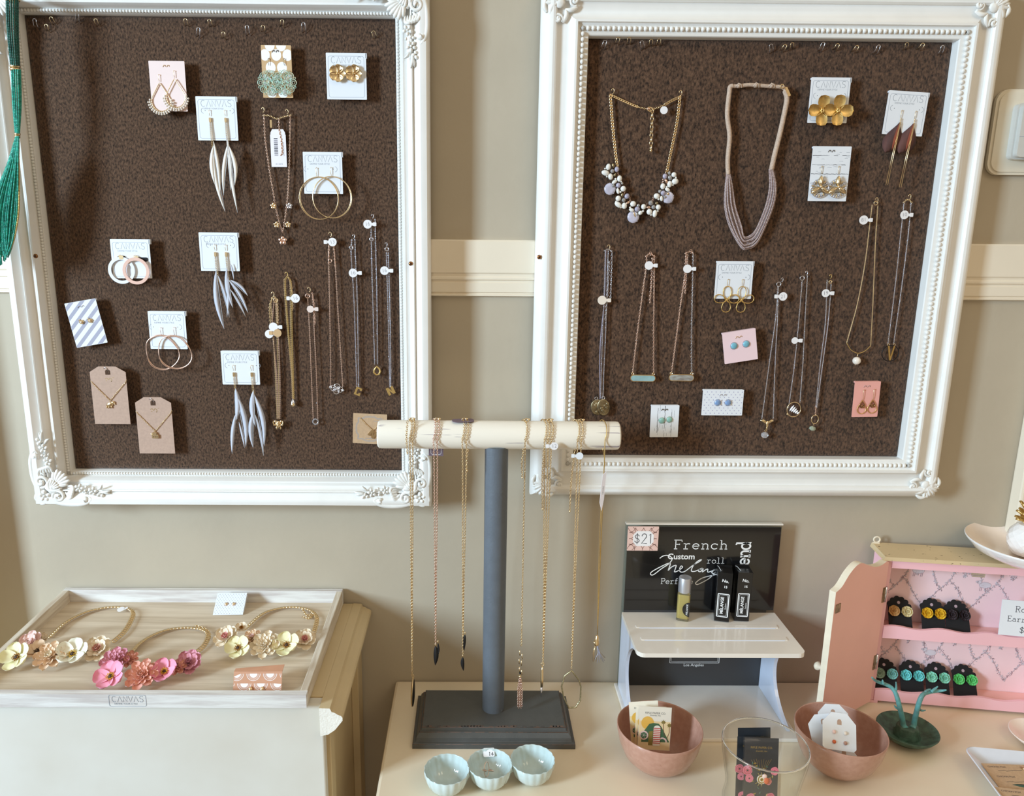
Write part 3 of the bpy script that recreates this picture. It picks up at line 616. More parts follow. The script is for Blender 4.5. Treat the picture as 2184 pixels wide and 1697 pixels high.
for u, v in ((-13, 3), (13, 3)): gem_stud(t, T, u, v, 7, 'aqua_stone', 'silver')
t, T, mb = earring_thing(1541, 858, CR, 87, 56, 'wide lilac-dotted card with round blue studs on the right board', 'plain coloured earring cards', 'card_white', False)
def dots(mb, T, w, h, st, r):
    j = 0; v = -h/2+st*.5
    while v < h/2-1:
        u = -w/2+st*(.5 if j % 2 else 1.)
        while u < w/2-1: flatpoly(mb, 'dot_lilac', circ(u, v, r, n=8), 1.0, T); u += st
        v += st*.62; j += 1
dots(mb, T, 87, 56, 9.3, 1.1); mb.build('card', t); pins_on(T, 18, 'silver').build('pin', t)
for u in (-11, 11): gem_stud(t, T, u, 0, 6.6, 'blue_stone', 'silver', True)
t, T, mb = earring_thing(1847, 851, CR, 55, 77, 'small rose pink card with gold teardrop hoop earrings', 'plain coloured earring cards', 'card_rose', False, rot=1); mb.build('card', t); pins_on(T, 30, 'silver').build('pin', t)
for i, (u, v) in enumerate(((-9, -19), (13, -18))):
    e = MB(); hook(e, T, u+1, v+19, 2, 22, 'gold', 1); P = [(u+9.5*math.sin(a), v-2-10*math.cos(a)) for a in np.linspace(-2.3, 2.3, 20)]+[(u, v+18)]
    hoop(e, T, P, .8, 'gold_satin', 3); hoop(e, T, [(u+5*math.sin(a), v+6-5*math.cos(a)) for a in np.linspace(-2.2, 2.2, 10)]+[(u, v+16)], 1.2, 'bronze_glass', 3.6); ell(e, 'bronze_glass', (u, v+5, 3.5), (3.4, 3.8, 2), 8, 5, T); e.build('earring', t)
# --- kraft tags with a necklace
def kraft_tag(cx, cy, w, h, label, animal):
    T = Loc(cx, cy, CL); t = thing('necklace_card', label, 'necklace card', T([[0, -h/2, 0]])[0], 'blush kraft tag cards'); c = 16
    mb = MB(); prism(mb, 'kraft', [(-w/2, -h/2), (w/2, -h/2), (w/2, h/2-c*.75), (w/2-c*1.3, h/2), (-w/2+c*1.2, h/2), (-w/2, h/2-c*.75)], 0, 1, T)
    flatpoly(mb, 'wool', [(-5.5, h/2-18), (5.5, h/2-18), (5.5, h/2-10)]+circ(0, h/2-11, 5.5, 4.5, 8, 0, 180)+[(-5.5, h/2-10)], 1.06, T)
    ribbon(mb, 'gold', spline([(-7, h/2-27, 0), (-3, h/2-25, 0), (0, h/2-29, 0), (3, h/2-25, 0), (7, h/2-28, 0), (6, h/2-33, 0)], 4), 1.4, 1.08, T)
    for u, v in ((-6, -31), (4, -32), (9, -24)): ribbon(mb, 'gold', [(u, h/2+v), (u+3, h/2+v)], 1.3, 1.08, T)
    mb.build('card', t); m = MB(); tube(m, 'silver', [(-8, h/2-5, 1), (-4, h/2-2, 2.4), (-1, h/2-4, 2), (2, h/2-10, 1)], .7, 5, T=T); m.build('pin', t)
    ch = MB(); chain(ch, 'gold', [(-w/2+1, h/2-32, 1), (-w/2+4, h/2-36, 2.2), (0, h/2-74, 2.6)], .0013, .00025, T=T); chain(ch, 'gold', [(w/2, h/2-30, 1), (w/2-3, h/2-35, 2.2), (0, h/2-74, 2.6)], .0013, .00025, T=T); ch.build('chain', t)
    e = MB(); v = h/2-82
    if animal:
        ell(e, 'gold', (-1, v, 3), (8, 5.5, 2), 10, 5, T, 20); ell(e, 'gold', (6, v+4, 3), (4.5, 3.5, 2), 8, 5, T)
        for u in (-8, -4, 2): ell(e, 'gold', (u, v-6, 3), (1.6, 3, 1.5), 6, 4, T)
        ell(e, 'gold', (9, v+1, 3), (1.5, 2.5, 1), 6, 4, T)
    else:
        prism(e, 'gold', rrect(14, 9, 2, 3, 0, v-3), 1.5, 5, T); prism(e, 'gold', rrect(9, 5, 2, 3, -1, v+4), 1.5, 5, T)
        for u in (-4, 0, 4): flatpoly(e, 'black_metal', circ(u, v-4, 1.1, n=6), 5.1, T)
        ell(e, 'gold', (-8, v+2, 3), (3, 1.8, 1), 6, 4, T)
    e.build('pendant', t)
kraft_tag(235, 843, 76, 126, 'upper blush kraft tag with a gold necklace and small animal charm', True)
kraft_tag(331, 907, 76, 124, 'lower blush kraft tag with a gold necklace and small vehicle charm', False)
T = Loc(789, 914, CL, -2.5); t = thing('necklace_card', 'square tan card with scroll border and gold letter N necklace, beside the wooden bar', 'necklace card', T([[0, -33, 0]])[0])
mb = MB(); prism(mb, 'kraft_tan', rrect(72, 66, 1, 2), 0, 1, T)
for k_, rr_ in ((0, 1), (1, .93)):
    P = [(rr_*28*math.copysign(abs(math.cos(a))**.5, math.cos(a))*(1+.07*math.cos(8*a)), rr_*26*math.copysign(abs(math.sin(a))**.5, math.sin(a))*(1+.07*math.cos(8*a))) for a in np.linspace(0, 2*PI, 65)[:-1]]; ribbon(mb, 'print_grey', P, .8, 1.08, T, True)
text(mb, 'print_grey', 'Jewellery', 5, 0, -21, 1.08, T); ribbon(mb, 'print_grey', [(8, 18), (14, 16), (20, 18), (26, 16)], .7, 1.08, T); mb.build('card', t)
mb = MB()
for P in ([(-20, 23, 2), (-8, 10, 2.4), (7, -3, 2.6)], [(25, 17, 2), (15, 6, 2.4), (7, -3, 2.6)]): chain(mb, 'gold', P, .0013, .00026, T=T)
mb.build('chain', t); mb = MB(); LN = [(-7, -8), (-7, 8), (-2, 8), (3, -1), (3, 8), (8, 8), (8, -8), (3, -8), (-2, 1), (-2, -8)]; prism(mb, 'gold', LN, 2, 4, T.sub(6, -10, 0, -38)); mb.build('pendant', t)
# ================================================================ necklaces pinned to the boards (pixel polylines mapped onto the board planes)
mat('sticker', (240, 238, 240), .5, var=.01); mat('sticker_pink', (232, 214, 205), .5, var=.01); mat('ink', (70, 70, 95), .6)
mat('barcode_tag', (240, 236, 244), .5, var=.01)
def wpts(P, y): return [Wp(p[0], p[1], y-(p[2] if len(p) > 2 else 0)) for p in P]
def necklace(px, py, y, label, group='fine necklaces pinned to the brown boards'):
    return thing('necklace', label, 'necklace', Wp(px, py, y), group)
def strands(t, S, y, name='chain'):
    for s_ in S:
        P, m, pit, wr = s_[:4]; mb = MB(); Q = wpts(P, y); Q = spline(Q, 6) if len(P) > 2 else np.array(Q)
        if pit: chain(mb, m, Q, pit, wr, curb=(len(s_) > 4))
        else: tube(mb, m, Q, wr, 5)
        mb.build(s_[5] if len(s_) > 5 else name, t)
def hookpin(t, px, py, y, m='gold', r=5):
    mb = MB(); T = Loc(px, py, y+.003); tube(mb, m, [(0, 0, -1), (0, 0, 2)]+[(r*.6*math.sin(a), r-r*math.cos(a), 4) for a in np.linspace(0, 4.6, 9)], .8, 5, T=T); mb.build('hook', t)
def clasp(t, px, py, y, m='gold', r=4.5):
    mb = MB(); T = Loc(px, py, y-.001); tube(mb, m, circ(0, 0, r, n=14), 1.0, 5, True, T); ell(mb, m, (r*.9, r*.3, .5), (1.8, 1.4, 1.2), 7, 4, T); mb.build('clasp', t)
def sticker(t, px, py, y, s='', nk=1, r=9.5, m='sticker', rot=0):
    mb = MB(); T = Loc(px, py, y-.0035, rot); prism(mb, m, circ(0, 0, r, n=20), 0, .5, T)
    if nk: prism(mb, m, [(nk*r*.7, -2.6), (nk*(r+5), -3.2), (nk*(r+5), 3.2), (nk*r*.7, 2.6)], .1, .4, T); prism(mb, m, rrect(7, 8, 1, 2, nk*(r+6), 0), .2, .9, T)
    if s: text(mb, 'ink', s, 11, 0, 0, .56, T, 8, bold=-.02)
    mb.build('price_sticker', t)
NL = YL-.005; NR = YR-.005; th_, md_, sv_ = (.00145, .00029), (.0021, .0004), (.0015, .00031)
def S(P, m='gold', k=th_, curb=False): return (P, m, k[0], k[1], *((True,) if curb else ()))
# left board --------------------------------------------------
t = necklace(593, 915, NL, 'gold multi strand necklace with an elephant pendant and three round stickers', ); hookpin(t, 583, 632, NL)
strands(t, [S([(581, 636), (578, 650), (582, 700), (587, 790), (591, 892)]), S([(585, 636), (581, 700), (590, 800), (593, 892)], 'rose_gold'), S([(588, 640), (591, 720), (594, 800), (595, 892)]), S([(590, 640), (594, 720), (597, 800), (597, 892)], 'rose_gold'), S([(580, 636), (575, 655), (577, 690)], 'gold', md_), S([(586, 634), (592, 650), (593, 692)], 'gold', md_)], NL)
clasp(t, 588, 640, NL); sticker(t, 583, 697, NL, '', 1); sticker(t, 574, 712, NL, '', 1, 9, 'sticker'); sticker(t, 592, 710, NL-.001, '', -1, 8.5, 'card_tan')
mb = MB(); T = Loc(594, 904, NL-.001); ell(mb, 'gold', (0, 0, 1), (7.5, 6.5, 3.5), 10, 6, T); ell(mb, 'gold', (0, 4, 3), (4, 4.5, 3), 8, 5, T)
for s_ in (-1, 1):
    tube(mb, 'gold', [(s_*5, 0, 2), (s_*9, -2, 3), (s_*10.5, 4, 3), (s_*9.5, 8, 3)], [2, 1.8, 1.4, .8], 6, T=T); ell(mb, 'gold', (s_*4, -8, 1), (2, 4, 2), 7, 5, T); ell(mb, 'gold', (s_*6, 6, 2), (3, 3, 1), 7, 4, T)
tube(mb, 'gold', [(0, 3, 5), (0, -3, 6), (1, -8, 5)], [2, 1.6, .9], 6, T=T); mb.build('pendant', t, 'elephant shaped gold charm')
t = necklace(625, 866, NL, 'gold multi strand necklace with a small gold ball drop, sticker 16 beside it'); hookpin(t, 612, 590, NL, 'gold_satin')
strands(t, [S([(609, 593), (606, 605), (612, 690), (621, 790), (624, 850)]), S([(611, 592), (609, 610), (615, 700), (623, 790), (625, 850)], 'gold_satin'), S([(615, 592), (619, 610), (620, 700), (625, 850)]), S([(616, 592), (622, 610), (623, 700), (627, 850)], 'gold_satin'), S([(620, 600), (624, 630), (624, 660)], 'gold', md_)], NL)
sticker(t, 630, 636, NL, '16', -1); mb = MB(); T = Loc(625, 862, NL-.001); ell(mb, 'gold', (0, 0, 0), 5.2, 12, 8, T); lathe(mb, 'silver', [(5, 0), (4, 4), (1.5, 8), (1, 9)], 10, Tr(T(np.array([[0, 3, 0]]))[0], T.B[[0, 2, 1]])); ell(mb, 'silver', (0, 11, 0), 1.6, 6, 4, T); mb.build('pendant', t, 'gold ball under a silver cap')
t = necklace(673, 905, NL, 'thin rose gold necklace with a tiny sparkling ring pendant'); hookpin(t, 660, 622, NL)
strands(t, [S([(656, 630), (660, 700), (664, 800), (668, 893)], 'rose_gold'), S([(667, 630), (670, 700), (675, 800), (678, 893)], 'rose_gold'), S([(666, 626), (670, 650), (672, 690)], 'rose_gold', md_)], NL)
clasp(t, 656, 631, NL, 'rose_gold'); sticker(t, 662, 659, NL, '', 1, 7.5, 'sticker_pink')
mb = MB(); T = Loc(673, 899, NL-.001); tube(mb, 'silver', circ(0, 0, 5, n=16), 1, 5, True, T); beads(mb, 'crystal', [(*p, 0) for p in circ(0, 0, 6, n=12)], .0018, .0011, T=T); ell(mb, 'crystal', (4, 41, 0), 1.8, 7, 5, T); mb.build('pendant', t)
t = necklace(719, 842, NL, 'rose gold necklace with an oval silver filigree pendant, sticker 13 at the top'); hookpin(t, 705, 505, NL)
strands(t, [S([(702, 510), (701, 540), (703, 650), (705, 760), (705, 822)], 'rose_gold', (.0016, .00028)), S([(710, 510), (714, 545), (720, 650), (727, 760), (731, 824)], 'rose_gold', (.0016, .00028)), S([(702, 525), (701, 560)], 'rose_gold', md_), S([(712, 525), (715, 570)], 'rose_gold', md_)], NL)
clasp(t, 704, 556, NL, 'rose_gold', 3.5); sticker(t, 709, 516, NL, '13', -1, 9)
mb = MB(); T = Loc(718, 829, NL-.001, -12)
for u, v in ((0, 5), (0, -5), (7, 0), (-7, 0)): tube(mb, 'silver', circ(u, v, 6.2, n=16), 1.1, 5, True, T); tube(mb, 'silver', circ(u*.5, v*.5, 4, n=12), .8, 4, True, T)
for s_ in (-1, 1): tube(mb, 'silver', circ(s_*14, 0, 2, n=8), .8, 4, True, T); ell(mb, 'silver', (s_*11, 0, 0), (2, 2, 1), 6, 4, T)
mb.build('pendant', t)
def letter_pendant(t, px, py, y, P, rot, sc_, hole=None):
    mb = MB(); T = Loc(px, py, y-.001).sub(rot=rot, sc=sc_)
    if hole: tube(mb, 'gold_satin', [(p[0], p[1], 1) for p in P], hole, 8, True, T)
    else: prism(mb, 'gold_satin', P, 0, 2.4/sc_, T)
    mb.build('pendant', t)
for (px, py, lab, st, tg, cl, P, rot, sc_, hol, pp) in (
    (755, 508, 'fine silver necklace with a gold letter C pendant, sticker 16', ([(750, 512), (749, 545), (755, 640), (759, 760), (761, 824)], [(757, 512), (758, 545), (762, 640), (764, 760), (765, 824)]), (753, 582, '16', 1), (749, 528),
     [(6, 3), (6, 8), (-6, 8), (-6, -8), (6, -8), (6, -2), (2, -2), (2, -5), (-2, -5), (-2, 5), (2, 5), (2, 3)], -22, 1.1, None, (764, 834)),
    (795, 465, 'tallest hung silver necklace with a gold teardrop D pendant, sticker 16', ([(791, 470), (792, 520), (795, 640), (799, 776)], [(800, 468), (801, 520), (804, 640), (805, 776)]), (784, 478, '16', 1), (792, 510),
     [(-7, -5), (-5, 2), (0, 8), (5, 3), (7, -3), (4, -9), (-2, -10)], 0, 1.0, 2.0, (804, 789)),
    (824, 525, 'rightmost silver necklace on the left board with a gold letter N pendant, sticker 16', ([(824, 540), (827, 640), (830, 760), (831, 824)], [(828, 540), (831, 640), (833, 760), (833, 824)]), (820, 577, '16', 1), (825, 531),
     LN, 24, 1.05, None, (833, 833))):
    t = necklace(px, py+330, NL, lab); hookpin(t, px, py, NL, 'silver', 4); strands(t, [S(q, 'silver', sv_) for q in st], NL); clasp(t, *cl, NL, 'silver', 3.8); sticker(t, *tg[:2], NL, tg[2], tg[3], 9.2); letter_pendant(t, *pp, NL, P, rot, sc_, hol)
t = necklace(603, 525, NL, 'rose gold necklace with five clover charms and a white barcode tag'); hookpin(t, 562, 240, NL); hookpin(t, 613, 244, NL)
strands(t, [S([(563, 246), (566, 300), (576, 370), (588, 440), (597, 478), (602, 494)], 'rose_gold', (.0019, .00034)), S([(619, 248), (618, 320), (615, 400), (610, 450), (606, 478), (603, 494)], 'rose_gold', (.0019, .00034)), S([(563, 246), (575, 247), (590, 253), (605, 249), (619, 246)], 'gold', md_), S([(595, 254), (595, 272), (600, 300), (602, 325), (600, 330)], 'rose_gold', md_)], NL)
mb = MB(); T = Loc(578, 264, NL-.001); prism(mb, 'gold', rrect(4.5, 16, 1, 2), 0, 1, T); mb.build('bar_charm', t)
mb = MB(); T = Loc(594, 316, NL+.0005); w, h = 33, 77; prism(mb, 'barcode_tag', [(-w/2, -h/2), (w/2, -h/2), (w/2, h/2-11), (w/2-1, h/2-11), (w/2-1, h/2-7), (w/2-5, h/2), (-w/2+5, h/2), (-w/2+1, h/2-7), (-w/2+1, h/2-11), (-w/2, h/2-11)], 0, .6, T)
rr = random.Random(4); v = -16.
while v < 20: hh = rr.choice((.7, 1.2, 2)); flatpoly(mb, 'print_dark', [(-9, v), (-1, v), (-1, v+hh), (-9, v+hh)], .66, T); v += hh+rr.choice((.7, 1.3))
text(mb, 'print_grey', '00 16078', 4, 0, -h/2+6, .66, T); text(mb, 'print_grey', 'canvasstyle.com', 4.5, 11, -2, .66, T, 90); mb.build('barcode_tag', t)
def clover(t, px, py, y, m, r=6.5):
    mb = MB(); T = Loc(px, py, y-.0015)
    for k_ in range(5): a = k_*2*PI/5+PI/2; ell(mb, m, (r*.62*math.cos(a), r*.62*math.sin(a), 0), (r*.5, r*.44, r*.22), 8, 5, T, math.degrees(a))
    ell(mb, m, (0, 0, 1), r*.2, 6, 4, T); mb.build('clover_charm', t)
for a in ((583, 439, 'gold'), (617, 439, 'silver'), (590, 479, 'gold'), (614, 479, 'gold'), (603, 513, 'rose_gold', 9)): clover(t, a[0], a[1], NL, a[2], *a[3:])
# right board --------------------------------------------------
t = thing('necklace', 'chunky gold chain bib necklace with white, clear and lilac stone clusters', 'necklace', Wp(1368, 478, NR)); hookpin(t, 1306, 200, NR); hookpin(t, 1450, 204, NR)
big = (.0036, .00075)
strands(t, [(([(1302, 206), (1306, 260), (1312, 320), (1317, 358)]), 'gold', *big, True), (([(1450, 210), (1444, 260), (1434, 310), (1422, 368)]), 'gold', *big, True), (([(1304, 203), (1325, 213), (1347, 223), (1358, 227)]), 'gold', .0032, .0006, True), (([(1360, 228), (1368, 230), (1378, 232)]), 'gold', .002, .00035), (([(1449, 207), (1434, 214), (1420, 222)]), 'gold', .0032, .0006, True), (([(1418, 223), (1408, 228), (1395, 232)]), 'gold', .0024, .0004), (([(1391, 236), (1390, 270), (1388, 314)]), 'gold', .0048, .0006)], NR)
mb = MB(); T = Loc(1386, 233, NR-.002, -15); tube(mb, 'gold', circ(0, 0, 6, 4, 12), 1.3, 5, True, T); ell(mb, 'rose_gold', (-3, 0, 0), (5, 3, 2), 8, 5, T); mb.build('clasp', t); mb = MB(); T = Loc(1388, 321, NR-.002); ell(mb, 'gold', (0, 0, 0), 3.6, 10, 7, T); mb.build('end_ball', t); sticker(t, 1416, 235, NR, '', 0, 8); 
Z = lambda a, b: (1270+a/10.6, 330+b/10.6)
stones = [  # (zoom x, zoom y, rx, ry, rot, material)
    [(285, 280, 5.5, 7, 10, 'm'), (390, 250, 3, 5, -20, 'a'), (480, 330, 5.2, 6, 0, 'l'), (380, 370, 4.5, 4.5, 0, 'c'), (225, 410, 9, 6, 15, 'm'), (345, 490, 5.5, 7, -10, 'm'), (440, 450, 3, 4, 30, 'a'), (212, 318, 2, 2, 0, 'm'), (262, 490, 2, 2, 0, 'm')],
    [(335, 770, 12.5, 13.5, 0, 'd'), (535, 545, 5.5, 7, 0, 'm'), (425, 615, 6.5, 4, -35, 'm'), (515, 690, 5.4, 5.4, 0, 'l'), (630, 765, 6.2, 6.2, 0, 'm'), (512, 815, 3.6, 6.5, -15, 'm'), (445, 550, 2.2, 2.2, 0, 'm'), (400, 700, 3.5, 3.5, 0, 'c'), (600, 650, 2.5, 2.5, 0, 'c'), (570, 835, 2.3, 2.3, 0, 'm'), (575, 610, 2, 2, 0, 'm')],
    [(595, 915, 3, 4.5, 0, 'a'), (705, 940, 5.5, 6, 30, 'l'), (510, 990, 6, 6, 0, 'm'), (635, 1025, 4.5, 4.5, 0, 'c'), (515, 1125, 9, 5.5, 35, 'm'), (655, 1150, 5.8, 7, 0, 'm'), (730, 1080, 4.5, 2.5, -30, 'r'), (465, 1060, 2, 2, 0, 'm'), (578, 1185, 2, 2, 0, 'm')],
    [(865, 1400, 12.8, 13, 0, 'd'), (840, 1115, 6.5, 6, -20, 'm'), (940, 1230, 5.8, 5.8, 0, 'l'), (1080, 1175, 5.4, 6, 0, 'm'), (815, 1250, 6, 4, 20, 'm'), (1015, 1310, 5, 4.5, -40, 'm'), (960, 1150, 3.5, 3.5, 0, 'c'), (1075, 1270, 2.3, 2.3, 0, 'm'), (780, 1195, 2.3, 2.3, 0, 'm'), (885, 1350, 1.5, 6, -20, 'g'), (940, 1340, 1.5, 4.5, 0, 'c')],
    [(1240, 1095, 5.2, 5.6, -30, 'c'), (1375, 1100, 3.8, 3.4, 50, 'a'), (1305, 1185, 4.6, 4.6, 0, 'c'), (1415, 1185, 5.6, 5.8, 0, 'm'), (1220, 1290, 6.2, 6.6, -20, 'm'), (1345, 1325, 5.2, 8.2, 5, 'm'), (1195, 1190, 5, 2.5, 0, 'r'), (1410, 1270, 2, 2, 0, 'm'), (1262, 1355, 2, 2, 0, 'm')],
    [(1650, 960, 12.6, 13.2, 0, 'd'), (1510, 720, 5.5, 6.5, 0, 'm'), (1620, 790, 6, 3.8, 25, 'm'), (1525, 865, 5.4, 5.4, 0, 'l'), (1385, 935, 6.8, 6.2, 15, 'm'), (1495, 985, 3.5, 6, -10, 'm'), (1450, 830, 3.6, 3.6, 0, 'c'), (1430, 1000, 2.3, 2.3, 0, 'm'), (1600, 735, 2.2, 2.2, 0, 'm'), (1635, 880, 2.4, 3, 0, 'g'), (1570, 955, 3, 3, 0, 'c')],
    [(1565, 490, 5.2, 6, 0, 'l'), (1660, 420, 3, 4, 0, 'c'), (1765, 455, 5.6, 5.6, 0, 'm'), (1680, 520, 4.5, 5.5, -25, 'c'), (1800, 600, 7.4, 6.6, -10, 'm'), (1680, 660, 5.4, 7.2, 0, 'm'), (1815, 515, 2, 2, 0, 'm'), (1755, 680, 2, 2, 0, 'm'), (1600, 600, 3, 6, -35, 'r')]]
MK = dict(m='milk_stone', l='lilac_stone', c='crystal', a='antique', d='lilac_shell', r='rose_gold', g='gold')
for g in stones:
    mb = MB()
    cx = sum(Z(q[0], q[1])[0] for q in g)/len(g); cy = sum(Z(q[0], q[1])[1] for q in g)/len(g); T = Loc(cx, cy, NR-.002)
    for i, (a, b, rx, ry, ro, m) in enumerate(g):
        x, y = Z(a, b); u, v = x-cx, cy-y
        if m == 'd':
            lathe(mb, 'lilac_shell', [(.1, 2.2), (rx*.6, 2.2), (rx*.93, 1.2), (rx, 0), (rx*.8, -1.5), (.1, -1.5)], 28, T.sub(u, v, -1))
            for k_ in range(5): q = k_*1.26+.4; ell(mb, 'silver', (u+rx*math.cos(q), v+rx*math.sin(q), 0), 1.1, 6, 4, T)
        else:
            ell(mb, 'antique', (u, v, .4), (rx+.5, ry+.5, 1.8), 12, 4, T, -ro); ell(mb, MK[m], (u, v, 1.3), (rx, ry, min(rx, ry)*.75), 12, 7, T, -ro)
    mb.build('stone_cluster', t)
strands(t, [S([Z(500, 400), Z(520, 470)], 'rose_gold', md_), S([Z(660, 830), Z(640, 900)], 'rose_gold', md_), S([Z(770, 970), Z(790, 1050)], 'rose_gold', md_), S([Z(1130, 1150), Z(1160, 1110)], 'rose_gold', md_), S([Z(1290, 1030), Z(1320, 960)], 'rose_gold', md_), S([Z(1530, 560), Z(1520, 640)], 'rose_gold', md_)], NR, 'link')
# seed bead necklace
t = thing('necklace', 'mauve multi strand seed bead necklace on a wrapped beige cord', 'necklace', Wp(1590, 532, NR))
y = NR-.002; mb = MB(); tube(mb, 'cord', spline(wpts([(1553, 372), (1552, 340), (1556, 290), (1551, 245), (1555, 200), (1557, 186), (1563, 183)], y), 8), .0028, 10); mb.build('cord', t)
mb = MB(); tube(mb, 'cord', spline(wpts([(1560, 184), (1580, 183), (1600, 181), (1640, 184), (1668, 186), (1676, 194)], y), 8), .0023, 8)
for x, yy in ((1575, 183), (1612, 182), (1645, 183)): T = Loc(x, yy, y-.001); ell(mb, 'cord', (0, 0, 0), (6, 5, 5), 8, 5, T, 20); tube(mb, 'cord', [(-6, -2, 2), (-1, 4, 4), (5, 2, 3), (7, -4, 1)], 1.8, 6, T=T)
mb.build('cord', t); mb = MB(); tube(mb, 'cord', spline(wpts([(1674, 193), (1678, 212), (1671, 250), (1662, 290), (1652, 330), (1645, 362)], y), 8), np.full(41, .0030), 10); mb.build('cord', t)
mb = MB(); T = Loc(1679, 196, y-.002, -60); prism(mb, 'gold', rrect(20, 5, 1, 2), 0, 4, T); T = Loc(1668, 184, y-.003); tube(mb, 'gold', circ(0, 0, 4, n=12), 1, 5, True, T); mb.build('clasp', t)
mb = MB(); N_ = 10
for i in range(N_):
    q = i/(N_-1); zz = .0035*math.sin(i*2.4)
    P = [(1550+q*7, 372+3*math.sin(i), 0), (1547+q*15, 400, zz), (1546+q*22, 440, zz), (1556+q*25, 482, zz), (1580+q*6, 526-q*22, zz+.002), (1595+q*2, 530-q*26, zz), (1615-q*4, 518-q*26, zz), (1638-q*13, 470-q*8, zz), (1652-q*16, 430, zz), (1655-q*13, 395, zz), (1648-q*7, 362, 0)]
    beads(mb, 'seed_bead', spline([Wp(p[0], p[1], y-.001-p[2]) for p in P], 8), .00185, .00118, 6, 4)
mb.build('bead_strands', t)
# gold arc with pearl
t = necklace(1827, 778, NR, 'long gold necklace with a curved bar and a single pearl, sticker 81'); hookpin(t, 1867, 432, NR)
strands(t, [S([(1860, 438), (1856, 470), (1845, 560), (1828, 650), (1806, 730)]), S([(1872, 440), (1867, 520), (1862, 640), (1857, 737)]), ([(1806, 732), (1815, 746), (1830, 753), (1845, 748), (1857, 737)], 'gold_satin', 0, .0005)], NR)
clasp(t, 1868, 433, NR, 'gold', 4); sticker(t, 1842, 469, NR, '81', 1, 9.5)
mb = MB(); T = Loc(1827, 769, NR-.001); ell(mb, 'pearl', (0, 0, 0), 8.5, 16, 10, T); tube(mb, 'gold', [(0, 8, 0), (1, 15, 0)], .8, 5, T=T); ell(mb, 'gold', (-2, -9, 0), 1.3, 6, 4, T); mb.build('pendant', t, 'round white pearl')
t = necklace(1899, 770, NR, 'silver necklace with a gold V and a black ring, furthest right'); hookpin(t, 1937, 425, NR)
strands(t, [S([(1928, 432), (1921, 500), (1908, 620), (1894, 732)], 'silver', (.0015, .00027)), S([(1943, 432), (1937, 500), (1922, 620), (1906, 732)], 'silver', (.0015, .00027)), S([(1928, 431), (1936, 425), (1944, 431)], 'gold', md_)], NR); sticker(t, 1929, 458, NR, '10', 1, 9)
mb = MB(); T = Loc(1899, 752, NR-.001); tube(mb, 'black_metal', circ(0, -1, 18, 17, 28), .9, 5, True, T)
prism(mb, 'gold_satin', [(-8, 15), (-4.5, 15), (0, -8), (4.5, 15), (7.5, 15), (1.5, -16), (-1.5, -16)], 0, 2, T)
for u in (-6, 6): tube(mb, 'gold', circ(u, 17, 2.4, n=10), .7, 4, True, T)
mb.build('pendant', t)
# two coins
t = necklace(1279, 886, NR, 'lilac and silver necklace with two hammered coin pendants'); hookpin(t, 1297, 532, NR)
strands(t, [S([(1291, 536), (1288, 640), (1284, 740), (1281, 850)], 'silver', sv_), S([(1292, 536), (1289, 640), (1280, 740), (1280, 850)], 'lilac_stone', sv_), S([(1297, 536), (1292, 700), (1288, 790), (1286, 850)], 'silver', sv_), S([(1290, 534), (1297, 531), (1304, 536)], 'silver', sv_), S([(1305, 537), (1304, 580), (1302, 638)], 'silver', (.0026, .0004)), S([(1299, 560), (1296, 620), (1291, 680)], 'silver', (.0026, .0004))], NR); sticker(t, 1284, 640, NR, '', 1, 9.5, 'pearl')
for i, (x, yy, a, b) in enumerate(((1274, 868, 15, 18), (1287, 868, 14, 19))):
    mb = MB(); T = Loc(x, yy, NR-.0012-i*.0014); ell(mb, 'antique', (0, 0, 0), (a, b, 2.0), 20, 6, T, 10)
    for k_ in range(7): ell(mb, 'antique', (random.uniform(-.6, .6)*a, random.uniform(-.6, .6)*b, 1.2), (a*.3, b*.22, 1.2), 8, 4, T, k_*50)
    tube(mb, 'silver', circ(-3+i*2, b+1, 3.2, n=10), .9, 5, True, T); mb.build('pendant', t)
for px, py, lab, L, R_, bx, m, tg, ex in ((1386, 545, 'rose gold necklace with a smooth aqua stone bar', [(1379, 546), (1378, 570), (1367, 650), (1358, 720), (1349, 796)], [(1395, 546), (1395, 600), (1394, 700), (1394, 796)], (1371, 806), 'aqua_bar', (1384, 566), [(1391, 552), (1389, 600), (1386, 644)]),
                                      (1472, 540, 'gold and silver necklace with a streaked grey stone bar', [(1463, 540), (1460, 590), (1450, 660), (1441, 730), (1432, 796)], [(1478, 540), (1477, 600), (1475, 700), (1475, 796)], (1453, 805), 'grey_bar', (1466, 573), [(1466, 545), (1463, 590), (1461, 624)])):
    t = necklace(bx[0], bx[1]+8, NR, lab); hookpin(t, px, py, NR, 'rose_gold', 4)
    strands(t, [S(L, 'rose_gold', (.0022, .00038)), S(R_, 'rose_gold' if m == 'aqua_bar' else 'silver', (.0022, .00038)), S(ex, 'rose_gold', (.0026, .0004)), S([L[0], (px, py-4), R_[0]], 'rose_gold', md_)], NR); sticker(t, *tg, NR, '', 1, 9)
    mb = MB(); T = Loc(*bx, NR-.002, -.5); prism(mb, 'gold', rrect(54, 15, 7.3, 6), -1, 1.6, T, True); prism(mb, m, rrect(50.5, 11.6, 5.7, 6), 1.6, 3.4, T, True)
    for s_ in (-1, 1): tube(mb, 'gold', circ(s_*22, 9, 2.4, n=10), .8, 4, True, T)
    mb.build('pendant', t, split=40)
t = necklace(1635, 936, NR, 'fine silver necklace with a gold bird and crystal drop, sticker 21'); clasp(t, 1661, 606, NR, 'silver', 4.5); hookpin(t, 1666, 600, NR, 'silver', 4)
